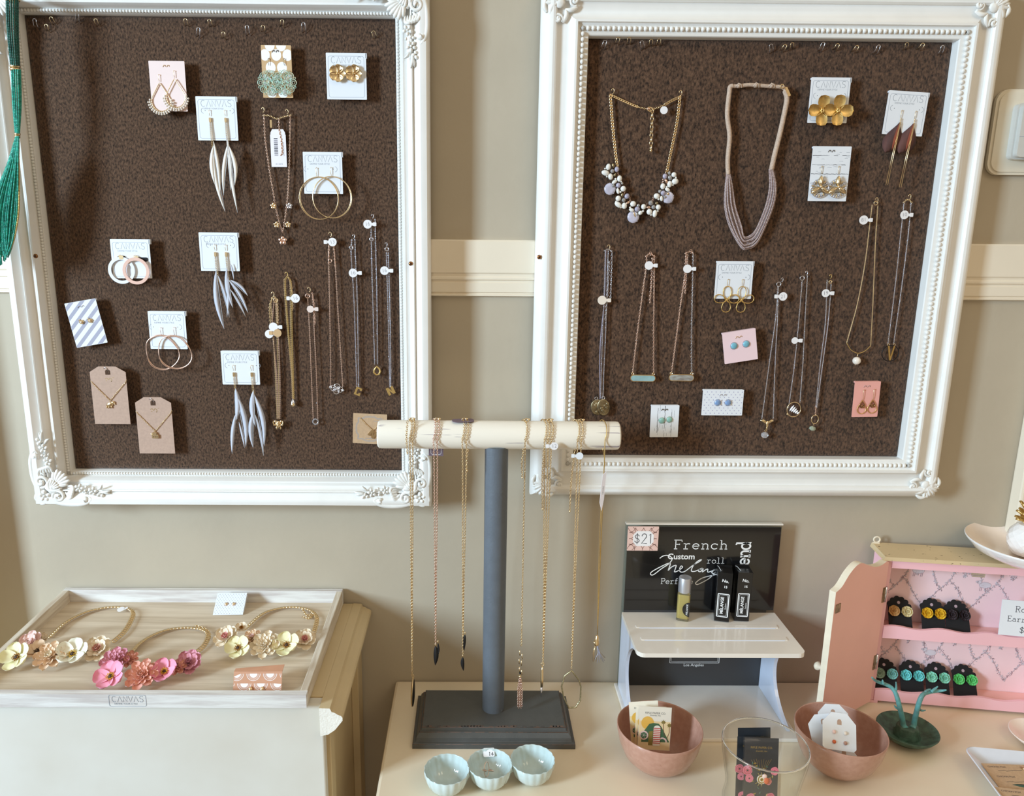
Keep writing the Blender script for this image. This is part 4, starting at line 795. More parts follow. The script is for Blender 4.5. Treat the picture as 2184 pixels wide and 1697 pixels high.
strands(t, [S([(1659, 612), (1654, 680), (1640, 780), (1625, 892)], 'silver', sv_), S([(1660, 612), (1658, 680), (1653, 780), (1649, 892)], 'silver', sv_)], NR); sticker(t, 1670, 632, NR, '21', -1, 9)
mb = MB(); T = Loc(1636, 902, NR-.002)
for s_ in (-1, 1): blade(mb, 'gold', (0, -2), (s_*15, 6), 8, s_*2, 0, T, 7, .3); blade(mb, 'gold', (0, 0), (s_*11, 9), 5, 0, 1, T, 6, .3)
ell(mb, 'gold', (0, -2, 1), (3, 8, 2.5), 9, 6, T); blade(mb, 'gold', (0, -6), (0, -16), 5, 0, 1, T, 6, .3); ell(mb, 'crystal', (-3, -26, 1), (8, 7, 6), 12, 8, T); tube(mb, 'gold', circ(-2, -17, 2, n=8), .7, 4, True, T); mb.build('pendant', t)
t = necklace(1694, 892, NR, 'fine silver necklace with crystals inside a gold ring'); clasp(t, 1711, 593, NR, 'silver', 4.5); hookpin(t, 1718, 586, NR, 'silver', 4)
strands(t, [S([(1711, 598), (1704, 680), (1694, 780), (1682, 868)], 'silver', sv_), S([(1722, 588), (1717, 680), (1712, 780), (1706, 858)], 'silver', sv_)], NR); sticker(t, 1695, 726, NR, '', 1, 7)
mb = MB(); T = Loc(1693, 873, NR-.002); tube(mb, 'gold', circ(0, 0, 14.5, 16, 28), 1.0, 5, True, T); ell(mb, 'gold', (-13, -10, 0), 2.4, 7, 5, T)
for i in range(5): a = math.radians(35-i*4); blade(mb, 'knock_white', (-9+i*4, -4-i*1.5), (0+i*3.2, 10-i*3.8), 4.5, 0, 0, T, 5, .5)
mb.build('pendant', t)
t = necklace(1738, 920, NR, 'fine silver necklace with a small gold ring and rough green stone'); clasp(t, 1771, 601, NR, 'gold', 3); hookpin(t, 1769, 593, NR, 'gold_satin', 4)
strands(t, [S([(1764, 598), (1760, 690), (1749, 780), (1740, 868)], 'silver', sv_), S([(1773, 602), (1766, 690), (1754, 780), (1742, 868)], 'silver', sv_), S([(1740, 868), (1739, 884)], 'rose_gold', md_)], NR); sticker(t, 1761, 625, NR, '19', 1, 8.5)
mat('sage_stone', (165, 172, 152), .35, var=.15, scale=300, coat=.3)
mb = MB(); T = Loc(1738, 894, NR-.002); tube(mb, 'gold', circ(0, 0, 7.5, 9.5, 20), .95, 5, True, T); tube(mb, 'gold', [(-1, -9, 0), (-2, -14, 0)], .7, 4, T=T); ell(mb, 'sage_stone', (-3, -20, 0), (8, 5.5, 4), 7, 5, T, -15); mb.build('pendant', t)
# teal bead tassel hanging over the corner of the left frame
t = thing('tassel_necklace', 'teal seed bead tassel necklace with gold collars hanging at the left edge', 'necklace', Wp(10, 565, -.075))
y = -.066; rr = random.Random(3)
def bundle(name, sets, m, gp=0):
    mb = MB()
    for i, P in enumerate(sets): beads(mb, m if rr.random() > gp else 'gold_satin', spline([Wp(p[0], p[1], y-p[2]) for p in P], 6), .0017, .00118, 6, 4)
    mb.build(name, t)
S1 = []
for i in range(14):
    a = i*2*PI/14; u, d = 12*math.cos(a), .007*math.sin(a); S1.append([(26+u*1.05, -14, .002+d), (27+u*.95, 60, .002+d), (32+u*.75, 138, .002+d*.7)])
bundle('bead_strands', S1, 'teal_dark'); S1 = []
for i in range(12):
    a = i*2*PI/12; u, d = 9*math.cos(a), .005*math.sin(a); S1.append([(34+u, 150, .002+d), (36+u*.95, 220, .002+d), (37+u*.45, 283, .002+d*.5)])
bundle('bead_strands', S1, 'teal_bead'); S1 = []
for i in range(44):
    q = i/43; d = .006*math.sin(i*2.4); e_ = rr.uniform(-35, 10)
    S1.append([(34+q*6, 292, .002+d*.4), (16+q*24, 350, .002+d), (-8+q*49, 410, .002+d), (-20+q*59, 460, .002+d), (-14+q*44, 520+e_*.6-q*10, .002+d), (-4+q*22, 562+e_-q*25, .002+d)])
bundle('tassel', S1, 'teal_bead', .04)
for x, yy, w in ((27, 0, 14), (32, 142, 10), (32, 148, 10), (37, 286, 5.5), (37, 291, 5)):
    mb = MB(); T = Loc(x, yy, y-.002); T2 = Tr(T.o, T.B[[0, 2, 1]]); lathe(mb, 'gold', [(w*.9, -2.5), (w*1.05, 0), (w*.9, 2.5)], 20, T2.sub(sc=(1, .8, 1))); mb.build('collar', t, solid=.0004)
# ================================================================ T-bar necklace stand
mat('slate_paint', (98, 105, 114), .55, var=.05, scale=60, bump=.3, bs=400, spot=((190, 192, 195), 300, .74, (1, 1, .35)))
mat('charcoal_paint', (82, 82, 80), .5, var=.05, scale=60, bump=.2, bs=500, spot=((150, 140, 130), 260, .80, (1, 1, 1)))
mat('worn_edge', (112, 84, 70), .6, c2=(72, 68, 66), scale=160, lo=.42, hi=.52)
mat('bar_cream', (244, 236, 222), .55, var=.03, scale=30, bump=.4, bs=90, st=(.15, 1, 1), spot=((165, 155, 160), 320, .635, (.035, 1, 1)))
BX, BY, BZ, BR = .0303, -.1, 1.1575, .0178
st = thing('necklace_stand', 'T-shaped necklace stand with grey post, stepped grey base and cream crossbar', 'stand', (BX, BY, .75))
mb = MB(); T = Tr((BX, -.1008, .75)); W2, D2 = .1058, .0525
def slab(mb, m, prof, T):                      # rectangular mitred stack: (inset, z)
    V = []; Fc = []
    for d, z in prof: V += [(-W2+d, -D2+d, z), (W2-d, -D2+d, z), (W2-d, D2-d, z), (-W2+d, D2-d, z)]
    for i in range(len(prof)-1):
        for j in range(4): q = (j+1) % 4; Fc.append((i*4+j, i*4+q, i*4+4+q, i*4+4+j))
    Fc += [(3, 2, 1, 0), tuple(range(len(prof)*4-4, len(prof)*4))]; mb.add(V, Fc, m, T, False)
slab(mb, 'charcoal_paint', [(0, 0), (0, .006), (.0012, .007), (.004, .0075), (.0045, .0085), (.0052, .0125), (.0085, .0175), (.0092, .0185), (.0112, .019), (.0118, .0225), (.0128, .0235)], T)
mb.build('base', st)
mb = MB(); rr = random.Random(5)
for x in np.arange(-.088, .089, .004):
    if rr.random() < .75: a = .0006+.0022*abs(math.sin(x*60)); flatpoly(mb, 'worn_edge', [(x-.003, -D2+.0128, .0236), (x+.003, -D2+.0128, .0236), (x+.0025, -D2+.0128+a, .0236), (x-.002, -D2+.0128+a*.8, .0236)], 0, T) if False else mb.add([(x-.003, -D2+.0129, .0236), (x+.003, -D2+.0129, .0236), (x+.0025, -D2+.0129+a, .0236), (x-.002, -D2+.0129+a*.8, .0236)], [(0, 1, 2, 3)], 'worn_edge', T, False)
for d, z, hh in ((.0004, .0062, .0004), (.0090, .0181, .0005), (.0122, .0229, .0005)):
    for s_ in (-1, 1): tube(mb, 'worn_edge', [(s_*(W2-d), -D2+d, z), (s_*(W2-d), D2-d, z)], hh, 4, T=T)
    tube(mb, 'worn_edge', [(-W2+d, -D2+d, z), (W2-d, -D2+d, z)], hh, 4, T=T)
mb.build('worn_edges', st, 'rubbed brown edges of the base')
mb = MB(); tube(mb, 'slate_paint', [(BX, BY, .7735), (BX, BY, .95), (BX, BY, BZ-BR*.8)], .0147, 32, up=(1, 0, 0)); mb.build('post', st, split=40)
mb = MB(); lathe(mb, 'bar_cream', [(.001, -.1505), (.0155, -.1505), (.0174, -.149), (BR, -.146), (BR, .146), (.0174, .149), (.0155, .1505), (.001, .1505)], 40, Tr((BX+.0024, BY, BZ), [[0, 1, 0], [0, 0, 1], [1, 0, 0]])); mb.build('crossbar', st, split=40)
def barneck(label, px, n=1, px2=None, py2=None, m='gold', k=(.0022, .0004), group='long necklaces hanging from the crossbar', dx=.004, yb=-.1135, close=True):
    x0 = Wp(px, 905, -.118)[0]; e = Wp(px2, py2, yb); t = thing('long_necklace', label, 'necklace', e, group)
    for i in range(n):
        o = (i-(n-1)/2)*dx; P = []; R_ = BR+.0018
        for a in np.linspace(205, -5, 16): q = math.radians(a); P.append((x0+o+.002*math.sin(2*q), BY-R_*math.cos(q), BZ+R_*math.sin(q)))
        P += [(x0+o*.9, BY-R_-.0002, BZ-.03), (x0*.7+e[0]*.3+o*.6, (BY-R_)*.6+yb*.4, BZ-.12), (e[0]*.7+x0*.3+o*.3, yb, (BZ+e[2])/2-.04), tuple(e)]
        mb = MB(); Q = spline(P, 4)
        if k[0]: chain(mb, m, Q, *k)
        else: tube(mb, m, Q, k[1], 5)
        mb.build('chain', t)
    return t, e
def ext(t, px, py, px2, py2, m='gold', k=(.0026, .0004), y=-.1215): mb = MB(); chain(mb, m, spline(wpts([(px, py), ((px+px2)/2-2, (py+py2)/2), (px2, py2)], y), 8), *k); ell(mb, m, (0, 0, 0), 2.2, 7, 5, Loc(px2, py2, y)); mb.build('extender_chain', t)
def clas2(t, px, py, m='gold'):
    for i in range(1): mb = MB(); T = Loc(px, py, -.1); T = Tr((T.o[0], BY-.004, BZ+BR+.0022), T.B); tube(mb, m, circ(0, 0, 5, 3.5, 12), 1.1, 5, True, T); ell(mb, m, (5, 2, 0), (4, 2.4, 2), 7, 4, T); mb.build('clasp', t)
t, e = barneck('leftmost gold necklace on the crossbar with a dark oval disc seen edge-on', 877, 2, 879, 1438, dx=.0035); clas2(t, 878, 900); ext(t, 869, 900, 869, 966)
mb = MB(); T = Loc(880, 1475, -.1135, -2); ell(mb, 'gold', (0, 0, 0), (3.6, 34, 22), 16, 10, T); ell(mb, 'black_metal', (1.5, -2, 0), (3.6, 31, 20), 16, 10, T); tube(mb, 'gold', circ(0, 37, 2, 4, 10), .8, 4, True, T); mb.build('pendant', t, 'dark disc with a gold rim')
t, e = barneck('second necklace from the left, black feathers at chair height and purple tag', 929, 2, 929, 1374, 'rose_gold', dx=.0045)
t['label'] = 'rose gold necklace with a black feather and a purple paper tag behind it'; clas2(t, 932, 898)
for (a, b, c, d, w) in ((929, 1376, 928, 1424, 11), (934, 1370, 933, 1404, 5)): mb = MB(); T = Loc(a, b, -.1135); blade(mb, 'black_feather', (0, 0), (c-a, b-d), w, 1.5, 0, T, 8, .2); ell(mb, 'gold', (0, 2, 0), (1.6, 4, 1.6), 7, 5, T); mb.build('feather', t)
mat('tag_plum', (122, 104, 116), .6, var=.04)
mb = MB(); T = Loc(930, 960, -.078, -1); prism(mb, 'tag_plum', rrect(31, 25, 1, 2), 0, .8, T); ribbon(mb, 'sticker', rrect(22, 30, 4, 3, 0, 6), .8, .86, T, True); text(mb, 'sticker', '34', 10, 0, 3, .86, T); mb.build('paper_tag', t)
mb = MB(); tube(mb, 'sticker', [Wp(930, 948, -.0779), (Wp(930, 948, -.0779)[0]+.001, BY+.019, BZ), (Wp(930, 948, -.0779)[0], BY+.012, BZ+BR+.001)], .0003, 4); mb.build('string', t)
t, e = barneck('gold necklace left of the grey post with two black feathers', 991, 2, 987, 1392, dx=.005); clas2(t, 990, 896); ext(t, 998, 960, 996, 1003)
for (a, b, c, d, w) in ((992, 1352, 990, 1392, 8), (987, 1400, 989, 1434, 8)): mb = MB(); T = Loc(a, b, -.1135); blade(mb, 'black_feather', (0, 0), (c-a, b-d), w, -1.5, 0, T, 8, .2); ell(mb, 'gold', (0, 2, 0), (1.6, 4, 1.6), 7, 5, T); mb.build('feather', t)
mb = MB(); prism(mb, 'tag_plum', rrect(27, 16, 5, 3), 0, .8, TT(-.012, BY-.002, BZ+BR+.0005, 8)); mb.build('paper_tag', t)
t, e = barneck('gold necklace right of the post ending in bars and a chain tassel', 1121, 1, 1112, 1375); clas2(t, 1122, 899); ext(t, 1116, 960, 1114, 1018)
mb = MB(); T = Loc(1110, 1410, -.1135)
for u, v in ((-2, 26), (3, 18), (-3, 6), (2, 2), (-2, -14), (3, -20)): tube(mb, 'gold', [(u, v, 0), (u+.5, v-12, 0)], 1.1, 6, T=T)
ell(mb, 'black_metal', (0, -28, 0), 2.4, 7, 5, T); mb.build('bar_links', t)
mb = MB(); ell(mb, 'gold', (0, 0, 0), (3.4, 3, 3), 9, 6, Loc(1109, 1442, -.1135))
for i in range(5): x = 1104.5+i*2.3; chain(mb, 'rose_gold', wpts([(1108+i*.6, 1444), (x, 1470), (x-.5, 1506+(i % 2)*3)], -.1135+.0012*(i % 2)), .0019, .00035)
mb.build('tassel', t)
t, e = barneck('multi strand gold necklace ending in a slim metal spike', 1170, 3, 1158, 1414, dx=.0042); clas2(t, 1171, 901); ext(t, 1160, 960, 1157, 1085)
mb = MB(); T = Loc(1157, 1418, -.1135); tube(mb, 'gold', circ(0, 2, 3.4, n=12), .9, 5, True, T); tube(mb, 'gold', [(0, -3, 0), (0, -12, 0), (-.3, -34, 0), (-.5, -52, 0)], [1.2, 3, 3.4, 2.5], 10, T=T); tube(mb, 'silver', [(-.5, -52, 0), (-.8, -64, 0), (-1, -76, 0)], [2.5, 1.6, .4], 10, T=T); mb.build('pendant', t, 'gold spike with a silver tip')
sticker(t, 1182, 951, -.1195, '12', -1, 8.5)
t, e = barneck('gold necklace with a large hammered octagonal hoop and a pale sticker', 1237, 2, 1219, 1424, dx=.0045); clas2(t, 1238, 903); ext(t, 1226, 960, 1215, 1090); sticker(t, 1236, 972, -.1225, '', -1, 8, 'card_white')
mb = MB(); T = Loc(1219, 1470, -.1135, 2); P = [(0, 45), (-15, 33), (-21, 8), (-17, -18), (-6, -44), (9, -43), (19, -26), (20, 6), (16, 22)]; Q = []
for i in range(len(P)): a, b = P[i], P[(i+1) % len(P)]; Q += [(a[0]+(b[0]-a[0])*q, a[1]+(b[1]-a[1])*q, 0) for q in (0, .33, .66)]
mat('hammered', (206, 196, 160), .35, 1, var=.2, scale=500, bump=.6); tube(mb, 'hammered', Q, 1.7, 7, True, T); mb.build('pendant', t)
t, e = barneck('cord necklace at the right end of the crossbar with a tassel', 1292, 1, 1274, 1352, 'gold_satin', (0, .0007), dx=.003)
mb = MB(); tube(mb, 'gold_satin', spline(wpts([(1285, 955), (1290, 985), (1288, 1005), (1283, 1060), (1277, 1200), (1274, 1352)], -.1165), 6), .0004, 5); mb.build('cord', t)
mb = MB(); T = Loc(1285, 1050, -.121, -3); prism(mb, 'barcode_tag', [(-4, 40), (4, 47), (5, -15), (2, -42), (-5, -22)], 0, .6, T.sub(pan=20)); text(mb, 'print_grey', 'canvas', 7, 0, 5, .66, T.sub(pan=20), 90); mb.build('paper_tag', t)
mb = MB(); T = Loc(1273, 1368, -.1135); lathe(mb, 'gold', [(.5, 16), (3, 14), (5, 4), (5.5, -4), (5, -8)], 12, Tr(T.o, T.B[[0, 2, 1]])); ell(mb, 'gold', (-4, -2, 0), (4, 3, 3), 8, 5, T)
mb.build('tassel_cap', t, solid=.0003); mb = MB(); mat('thread_lilac', (196, 196, 214), .5, var=.1)
for i in range(22): a = i*.29; tube(mb, 'thread_lilac' if i % 4 else 'gold', [(1+1.5*math.cos(a*3), -7, 1.5*math.sin(a*3)), (3+i*.25, -26, 3*math.sin(a*5)), (-4+i*1.15, -44+5*math.sin(i), 4*math.sin(a*5))], .45, 3, T=T)
for q in (-6, -4): tube(mb, 'gold', [(-3, -6, 1), (q-1, -25, 1), (q, -46, 1)], .8, 4, T=T)
mb.build('tassel_threads', t)
# ================================================================ wooden tray and what lies on it
mat('wood_wash', (228, 226, 222), .65, c2=(200, 192, 188), scale=10, st=(1.2, 14, 14), lo=.38, hi=.6, bump=.3, bs=40)
mat('wood_wash_y', (222, 212, 196), .65, c2=(196, 180, 160), scale=10, st=(14, 1.2, 14), lo=.38, hi=.6, bump=.3, bs=40)
mat('wood_floor', (220, 204, 182), .6, c2=(198, 180, 156), scale=8, st=(1, 16, 16), lo=.36, hi=.62, bump=.2, bs=40)
X0, X1, Y0, Y1, ZT, ZF, ZB = -.5855, -.1860, -.2495, -.0035, .893, .8812, .8995
t = thing('wooden_tray', 'shallow whitewashed wooden display tray lying on the cabinet', 'tray', ((X0+X1)/2, (Y0+Y1)/2, .8764))
mb = MB(); box(mb, 'wood_floor', (X0+.004, Y0+.004, .8766), (X1-.004, Y1-.004, ZF)); mb.build('tray_floor', t)
mb = MB(); box(mb, 'wood_wash', (X0, Y0, .8764), (X1, Y0+.0085, ZT)); T = Loc(272, 1494, Y0-.0002)
ribbon(mb, 'print_grey', rrect(79, 27, 4, 3), 1.0, 0, T, True); logo(mb, T, 1, 4, 68, 0, 'print_grey', 1.0); text(mb, 'print_grey', 'DEFINE YOUR STYLE', 5.4, -4, -7.5, 0, T); mb.build('front_rail', t, bevel=.0008)
mb = MB(); box(mb, 'wood_wash', (X0, Y1-.0085, .8764), (X1, Y1, ZB)); mb.build('back_rail', t, bevel=.0008)
for a in (X0, X1-.0085):
    mb = MB(); k0, k1 = Y0+.0086, Y1-.0086; V = [(a, k0, .8764), (a, k1, .8764), (a, k1, ZB), (a, k0, ZT)]; V = V+[(x+.0085, y, z) for x, y, z in V]
    mb.add(V, [(0, 3, 2, 1), (4, 5, 6, 7), (0, 1, 5, 4), (1, 2, 6, 5), (2, 3, 7, 6), (3, 0, 4, 7)], 'wood_wash_y', I, False); mb.build('side_rail', t, bevel=.0008)
FL = dict(cream=(246, 240, 196), white=(250, 248, 232), peach=(242, 212, 180), blush=(240, 205, 196), ivory=(246, 230, 204), rose=(230, 160, 154), brownrose=(216, 154, 136), pink=(246, 160, 186), salmon=(240, 176, 156), mauve=(224, 154, 170), plum=(200, 126, 142))
for k_, c in FL.items(): mat('petal_'+k_, c, .7, var=.05, scale=120, sheen=.2)
mat('stamen_yellow', (226, 178, 40), .6, var=.1); mat('stamen_dark', (70, 44, 26), .7, var=.1); mat('stamen_amber', (176, 118, 40), .7, var=.15)
def cloth_flower(par, px, py, r, kind, outer, inner, tl=28, pan=0, rot=0):
    r *= 1.12; p = Hp(px, py, ZF+.0125); T = Tr(p, np.eye(3)*.001).sub(tilt=tl, pan=pan, rot=0).sub(rot=rot); mb = MB(); R_ = random.Random(int(px*7+py))
    if kind == 'open':                             # five broad petals round dark stamens
        for i in range(5): petal(mb, 'petal_'+outer, r, r*.98, T.sub(rot=i*72+R_.uniform(-8, 8), w=(i % 2)*.8, tilt=R_.uniform(4, 20)), .3, .14, 8, 8, 1, .025, i)
        ell(mb, 'stamen_dark', (0, 0, 2.6), (r*.15, r*.15, r*.12), 10, 6, T); n = 22
        for i in range(n): a = i*2*PI/n; q = r*(.17+.07*(i % 2)); tube(mb, inner, [(q*.3*math.cos(a), q*.3*math.sin(a), 2), (q*math.cos(a), q*math.sin(a), 3.5+(i % 3)*.5)], .3, 4, T=T); ell(mb, inner, (q*math.cos(a), q*math.sin(a), 3.8+(i % 3)*.5), .65, 5, 4, T)
    elif kind == 'dahlia':                         # many narrow petals in rings
        for k2, (n, l, w, tp, m) in enumerate(((8, 1.0, .62, 3, outer), (11, .80, .34, 14, outer), (10, .60, .26, 30, outer), (8, .40, .2, 48, inner), (6, .25, .16, 66, inner))):
            for i in range(n): petal(mb, 'petal_'+m, r*l, r*w, T.sub(rot=i*360/n+k2*17+R_.uniform(-5, 5), w=k2*.9, tilt=tp+R_.uniform(-5, 5)), .5, .08, 5, 5, .7)
        ell(mb, 'petal_'+inner, (0, 0, 5), r*.1, 8, 5, T)
    else:                                          # shell: fluted cup with a tight rosette
        for k2, (n, l, w, tp, m) in enumerate(((7, 1.0, .8, 8, outer), (6, .78, .62, 24, outer), (7, .46, .26, 44, inner), (6, .34, .22, 62, inner), (4, .22, .16, 76, inner))):
            for i in range(n): petal(mb, 'petal_'+m, r*l, r*w, T.sub(rot=i*360/n+k2*25+R_.uniform(-6, 6), w=k2*1.0, tilt=tp+R_.uniform(-6, 6)), .35, .12, 7, 10, 1, .05 if k2 < 2 else 0, i)
    mb.build('fabric_flower', par)
def flower_necklace(label, P, extra, flowers, stk=None):
    Q = [Hp(a, b, ZF+.0035) for a, b in P]; t = thing('flower_necklace', label, 'necklace', (*np.mean(Q, 0)[:2], ZF), 'fabric flower bib necklaces in the tray')
    mb = MB(); chain(mb, 'gold', spline(Q, 8), .0046, .00105, .0027, True, up=(0, 0, 1)); mb.build('chain', t)
    if extra: mb = MB(); chain(mb, 'gold', spline([Hp(a, b, ZF+.0035) for a, b in extra], 8), .0034, .0006, up=(0, 0, 1)); mb.build('extender_chain', t)
    for f in flowers: cloth_flower(t, *f)
    if stk: mb = MB(); T = Tr(Hp(*stk, ZF+.005), np.eye(3)*.001).sub(tilt=12); prism(mb, 'sticker', circ(0, 0, 5, n=18), 0, .3, T); prism(mb, 'sticker', [(3, 2), (7, 5), (9, 2), (5, -1)], 0, .3, T); mb.build('price_sticker', t)
    return t
flower_necklace('left flower necklace in the tray, cream and peach fabric flowers on gold chain', [(108, 1356), (140, 1327), (175, 1308), (205, 1299), (240, 1294), (272, 1297), (284, 1308), (276, 1330), (262, 1350), (244, 1366)], None,
    [(66, 1374, 15, 'shell', 'blush', 'blush', 30, -10), (88, 1366, 9, 'shell', 'ivory', 'ivory', 20), (38, 1403, 17, 'open', 'cream', 'stamen_amber', 34, -12, 15), (82, 1392, 14, 'open', 'peach', 'stamen_dark', 16, 0, 10), (108, 1402, 18, 'dahlia', 'peach', 'ivory', 26), (156, 1397, 18, 'open', 'white', 'stamen_yellow', 24, 0, 8), (210, 1387, 16, 'shell', 'ivory', 'brownrose', 30, 0)], (258, 1299))
flower_necklace('middle flower necklace in the tray, pink, salmon and mauve fabric flowers', [(276, 1396), (300, 1370), (330, 1352), (360, 1342), (395, 1338), (428, 1341), (444, 1352), (436, 1375), (412, 1396)], [(418, 1334), (440, 1342), (448, 1354), (443, 1367)],
    [(246, 1412, 17, 'dahlia', 'mauve', 'mauve', 30, -8), (276, 1408, 11, 'dahlia', 'salmon', 'salmon', 20), (238, 1444, 17, 'open', 'pink', 'stamen_yellow', 34, -10, 20), (304, 1442, 18, 'dahlia', 'salmon', 'salmon', 30), (352, 1434, 15, 'open', 'pink', 'stamen_yellow', 30, 0, 30), (378, 1424, 11, 'dahlia', 'salmon', 'plum', 20), (404, 1416, 15, 'shell', 'mauve', 'plum', 30, 4)])
flower_necklace('right flower necklace in the tray, ivory flowers with pink and amber centres', [(524, 1340), (545, 1320), (565, 1306), (590, 1298), (620, 1294), (650, 1297), (668, 1305), (676, 1320), (670, 1346)], [(645, 1298), (655, 1312), (668, 1308), (660, 1318), (648, 1316)],
    [(484, 1361, 15, 'shell', 'ivory', 'rose', 26, -10), (516, 1341, 8, 'open', 'ivory', 'stamen_amber', 26), (538, 1362, 12, 'dahlia', 'peach', 'blush', 20), (509, 1384, 15, 'open', 'cream', 'stamen_amber', 30, -6, 30), (566, 1378, 18, 'dahlia', 'ivory', 'ivory', 28), (612, 1378, 16, 'open', 'cream', 'stamen_amber', 28, 0, 20), (650, 1367, 14, 'shell', 'ivory', 'rose', 28, 6)])
T = Tr(Hp(486, 1311, ZF+.0005), WB*.00058).sub(tilt=-52, rot=1); t = thing('earring_card', 'lilac-dotted white card with two gold studs leaning in the tray', 'earring card', T.o)
mb = MB(); T2 = T.sub(0, 28, 0); prism(mb, 'card_white', [(-36, -28), (36, -28), (36, 28), (-36, 28)], 0, 1, T2); dots(mb, T2, 72, 56, 6.6, .9); mb.build('card', t); bx_ = MB(); prism(bx_, 'card_white', [(-34, -28), (34, -28), (34, 28), (-34, 28)], -12, -11, T2); bx_.build('card_back', t)
for u in (-9, 9): gem_stud(t, T2, u, -1, 3.6, 'gold', 'rose_gold')
mat('card_copper', (206, 152, 120), .6, var=.03)
T = Tr(Hp(548, 1480, ZF+.0005), WB*.0006).sub(tilt=-22, rot=.5); t = thing('earring_card', 'folded copper card printed with white lace scallops, behind the tray front', 'earring card', T.o)
mb = MB(); prism(mb, 'card_copper', [(-46, 0), (47, 0), (47, 42), (-46, 42)], 0, 1, T)
for v, o in ((38, 0), (20, 15)):
    for i in range(-2, 3):
        c = i*32+o-8
        for r0, wd in ((13, .8), (7.5, 0), (10.5, .4), (9, .3)):
            P = [(p[0], p[1]) for p in circ(c, v, r0, r0, 16, 180, 360) if -45.5 < p[0] < 46.5]
            if len(P) > 2: (ribbon(mb, 'knock_white', P, wd, 1.08, T) if wd else flatpoly(mb, 'knock_white', P, 1.06, T))
for u in (-12, 10): ell(mb, 'gold', (u, 8, 3), (4, 7, 2.5), 9, 6, T)
mb.build('card', t); mb = MB(); mb.add([(-46, 42, 0), (47, 42, 0), (47, 52, -16), (-46, 46, -9)], [(0, 1, 2, 3)], 'card_copper', T, False); mb.build('folded_flap', t, solid=.0006)
# ================================================================ perfume display
thin_glass('acrylic_clear', (236, 242, 244))
mat('insert_black', (24, 24, 26), .16, var=.15, scale=20, coat=.5)
mat('insert_low', (60, 60, 62), .3, var=.05, scale=12)
mat('acrylic_white', (240, 232, 222), .16, var=.01, coat=.5); mat('acrylic_frost', (214, 222, 240), .2, var=.02, coat=.4)
mat('ink_white', (245, 245, 245), .5, var=.01)
PX0, PX1, PYB = .2160, .4365, -.020
t = thing('perfume_display', 'white acrylic counter display with a black lettered back panel and shelf', 'display stand', ((PX0+PX1)/2, -.07, .7502))
mb = MB(); box(mb, 'acrylic_white', (PX0-.004, -.139, .7503), (PX1-.002, -.014, .7553)); mb.build('base_plate', t, bevel=.001)
mb = MB(); box(mb, 'insert_black', (PX0+.003, PYB-.0006, .877), (PX1-.012, PYB+.0022, 1.004)); box(mb, 'insert_low', (PX0+.003, PYB-.0006, .7560), (PX1-.012, PYB+.0022, .8768))
box(mb, 'insert_black', (PX1-.012, PYB-.0003, .877), (PX1-.002, PYB+.0018, 1.004))
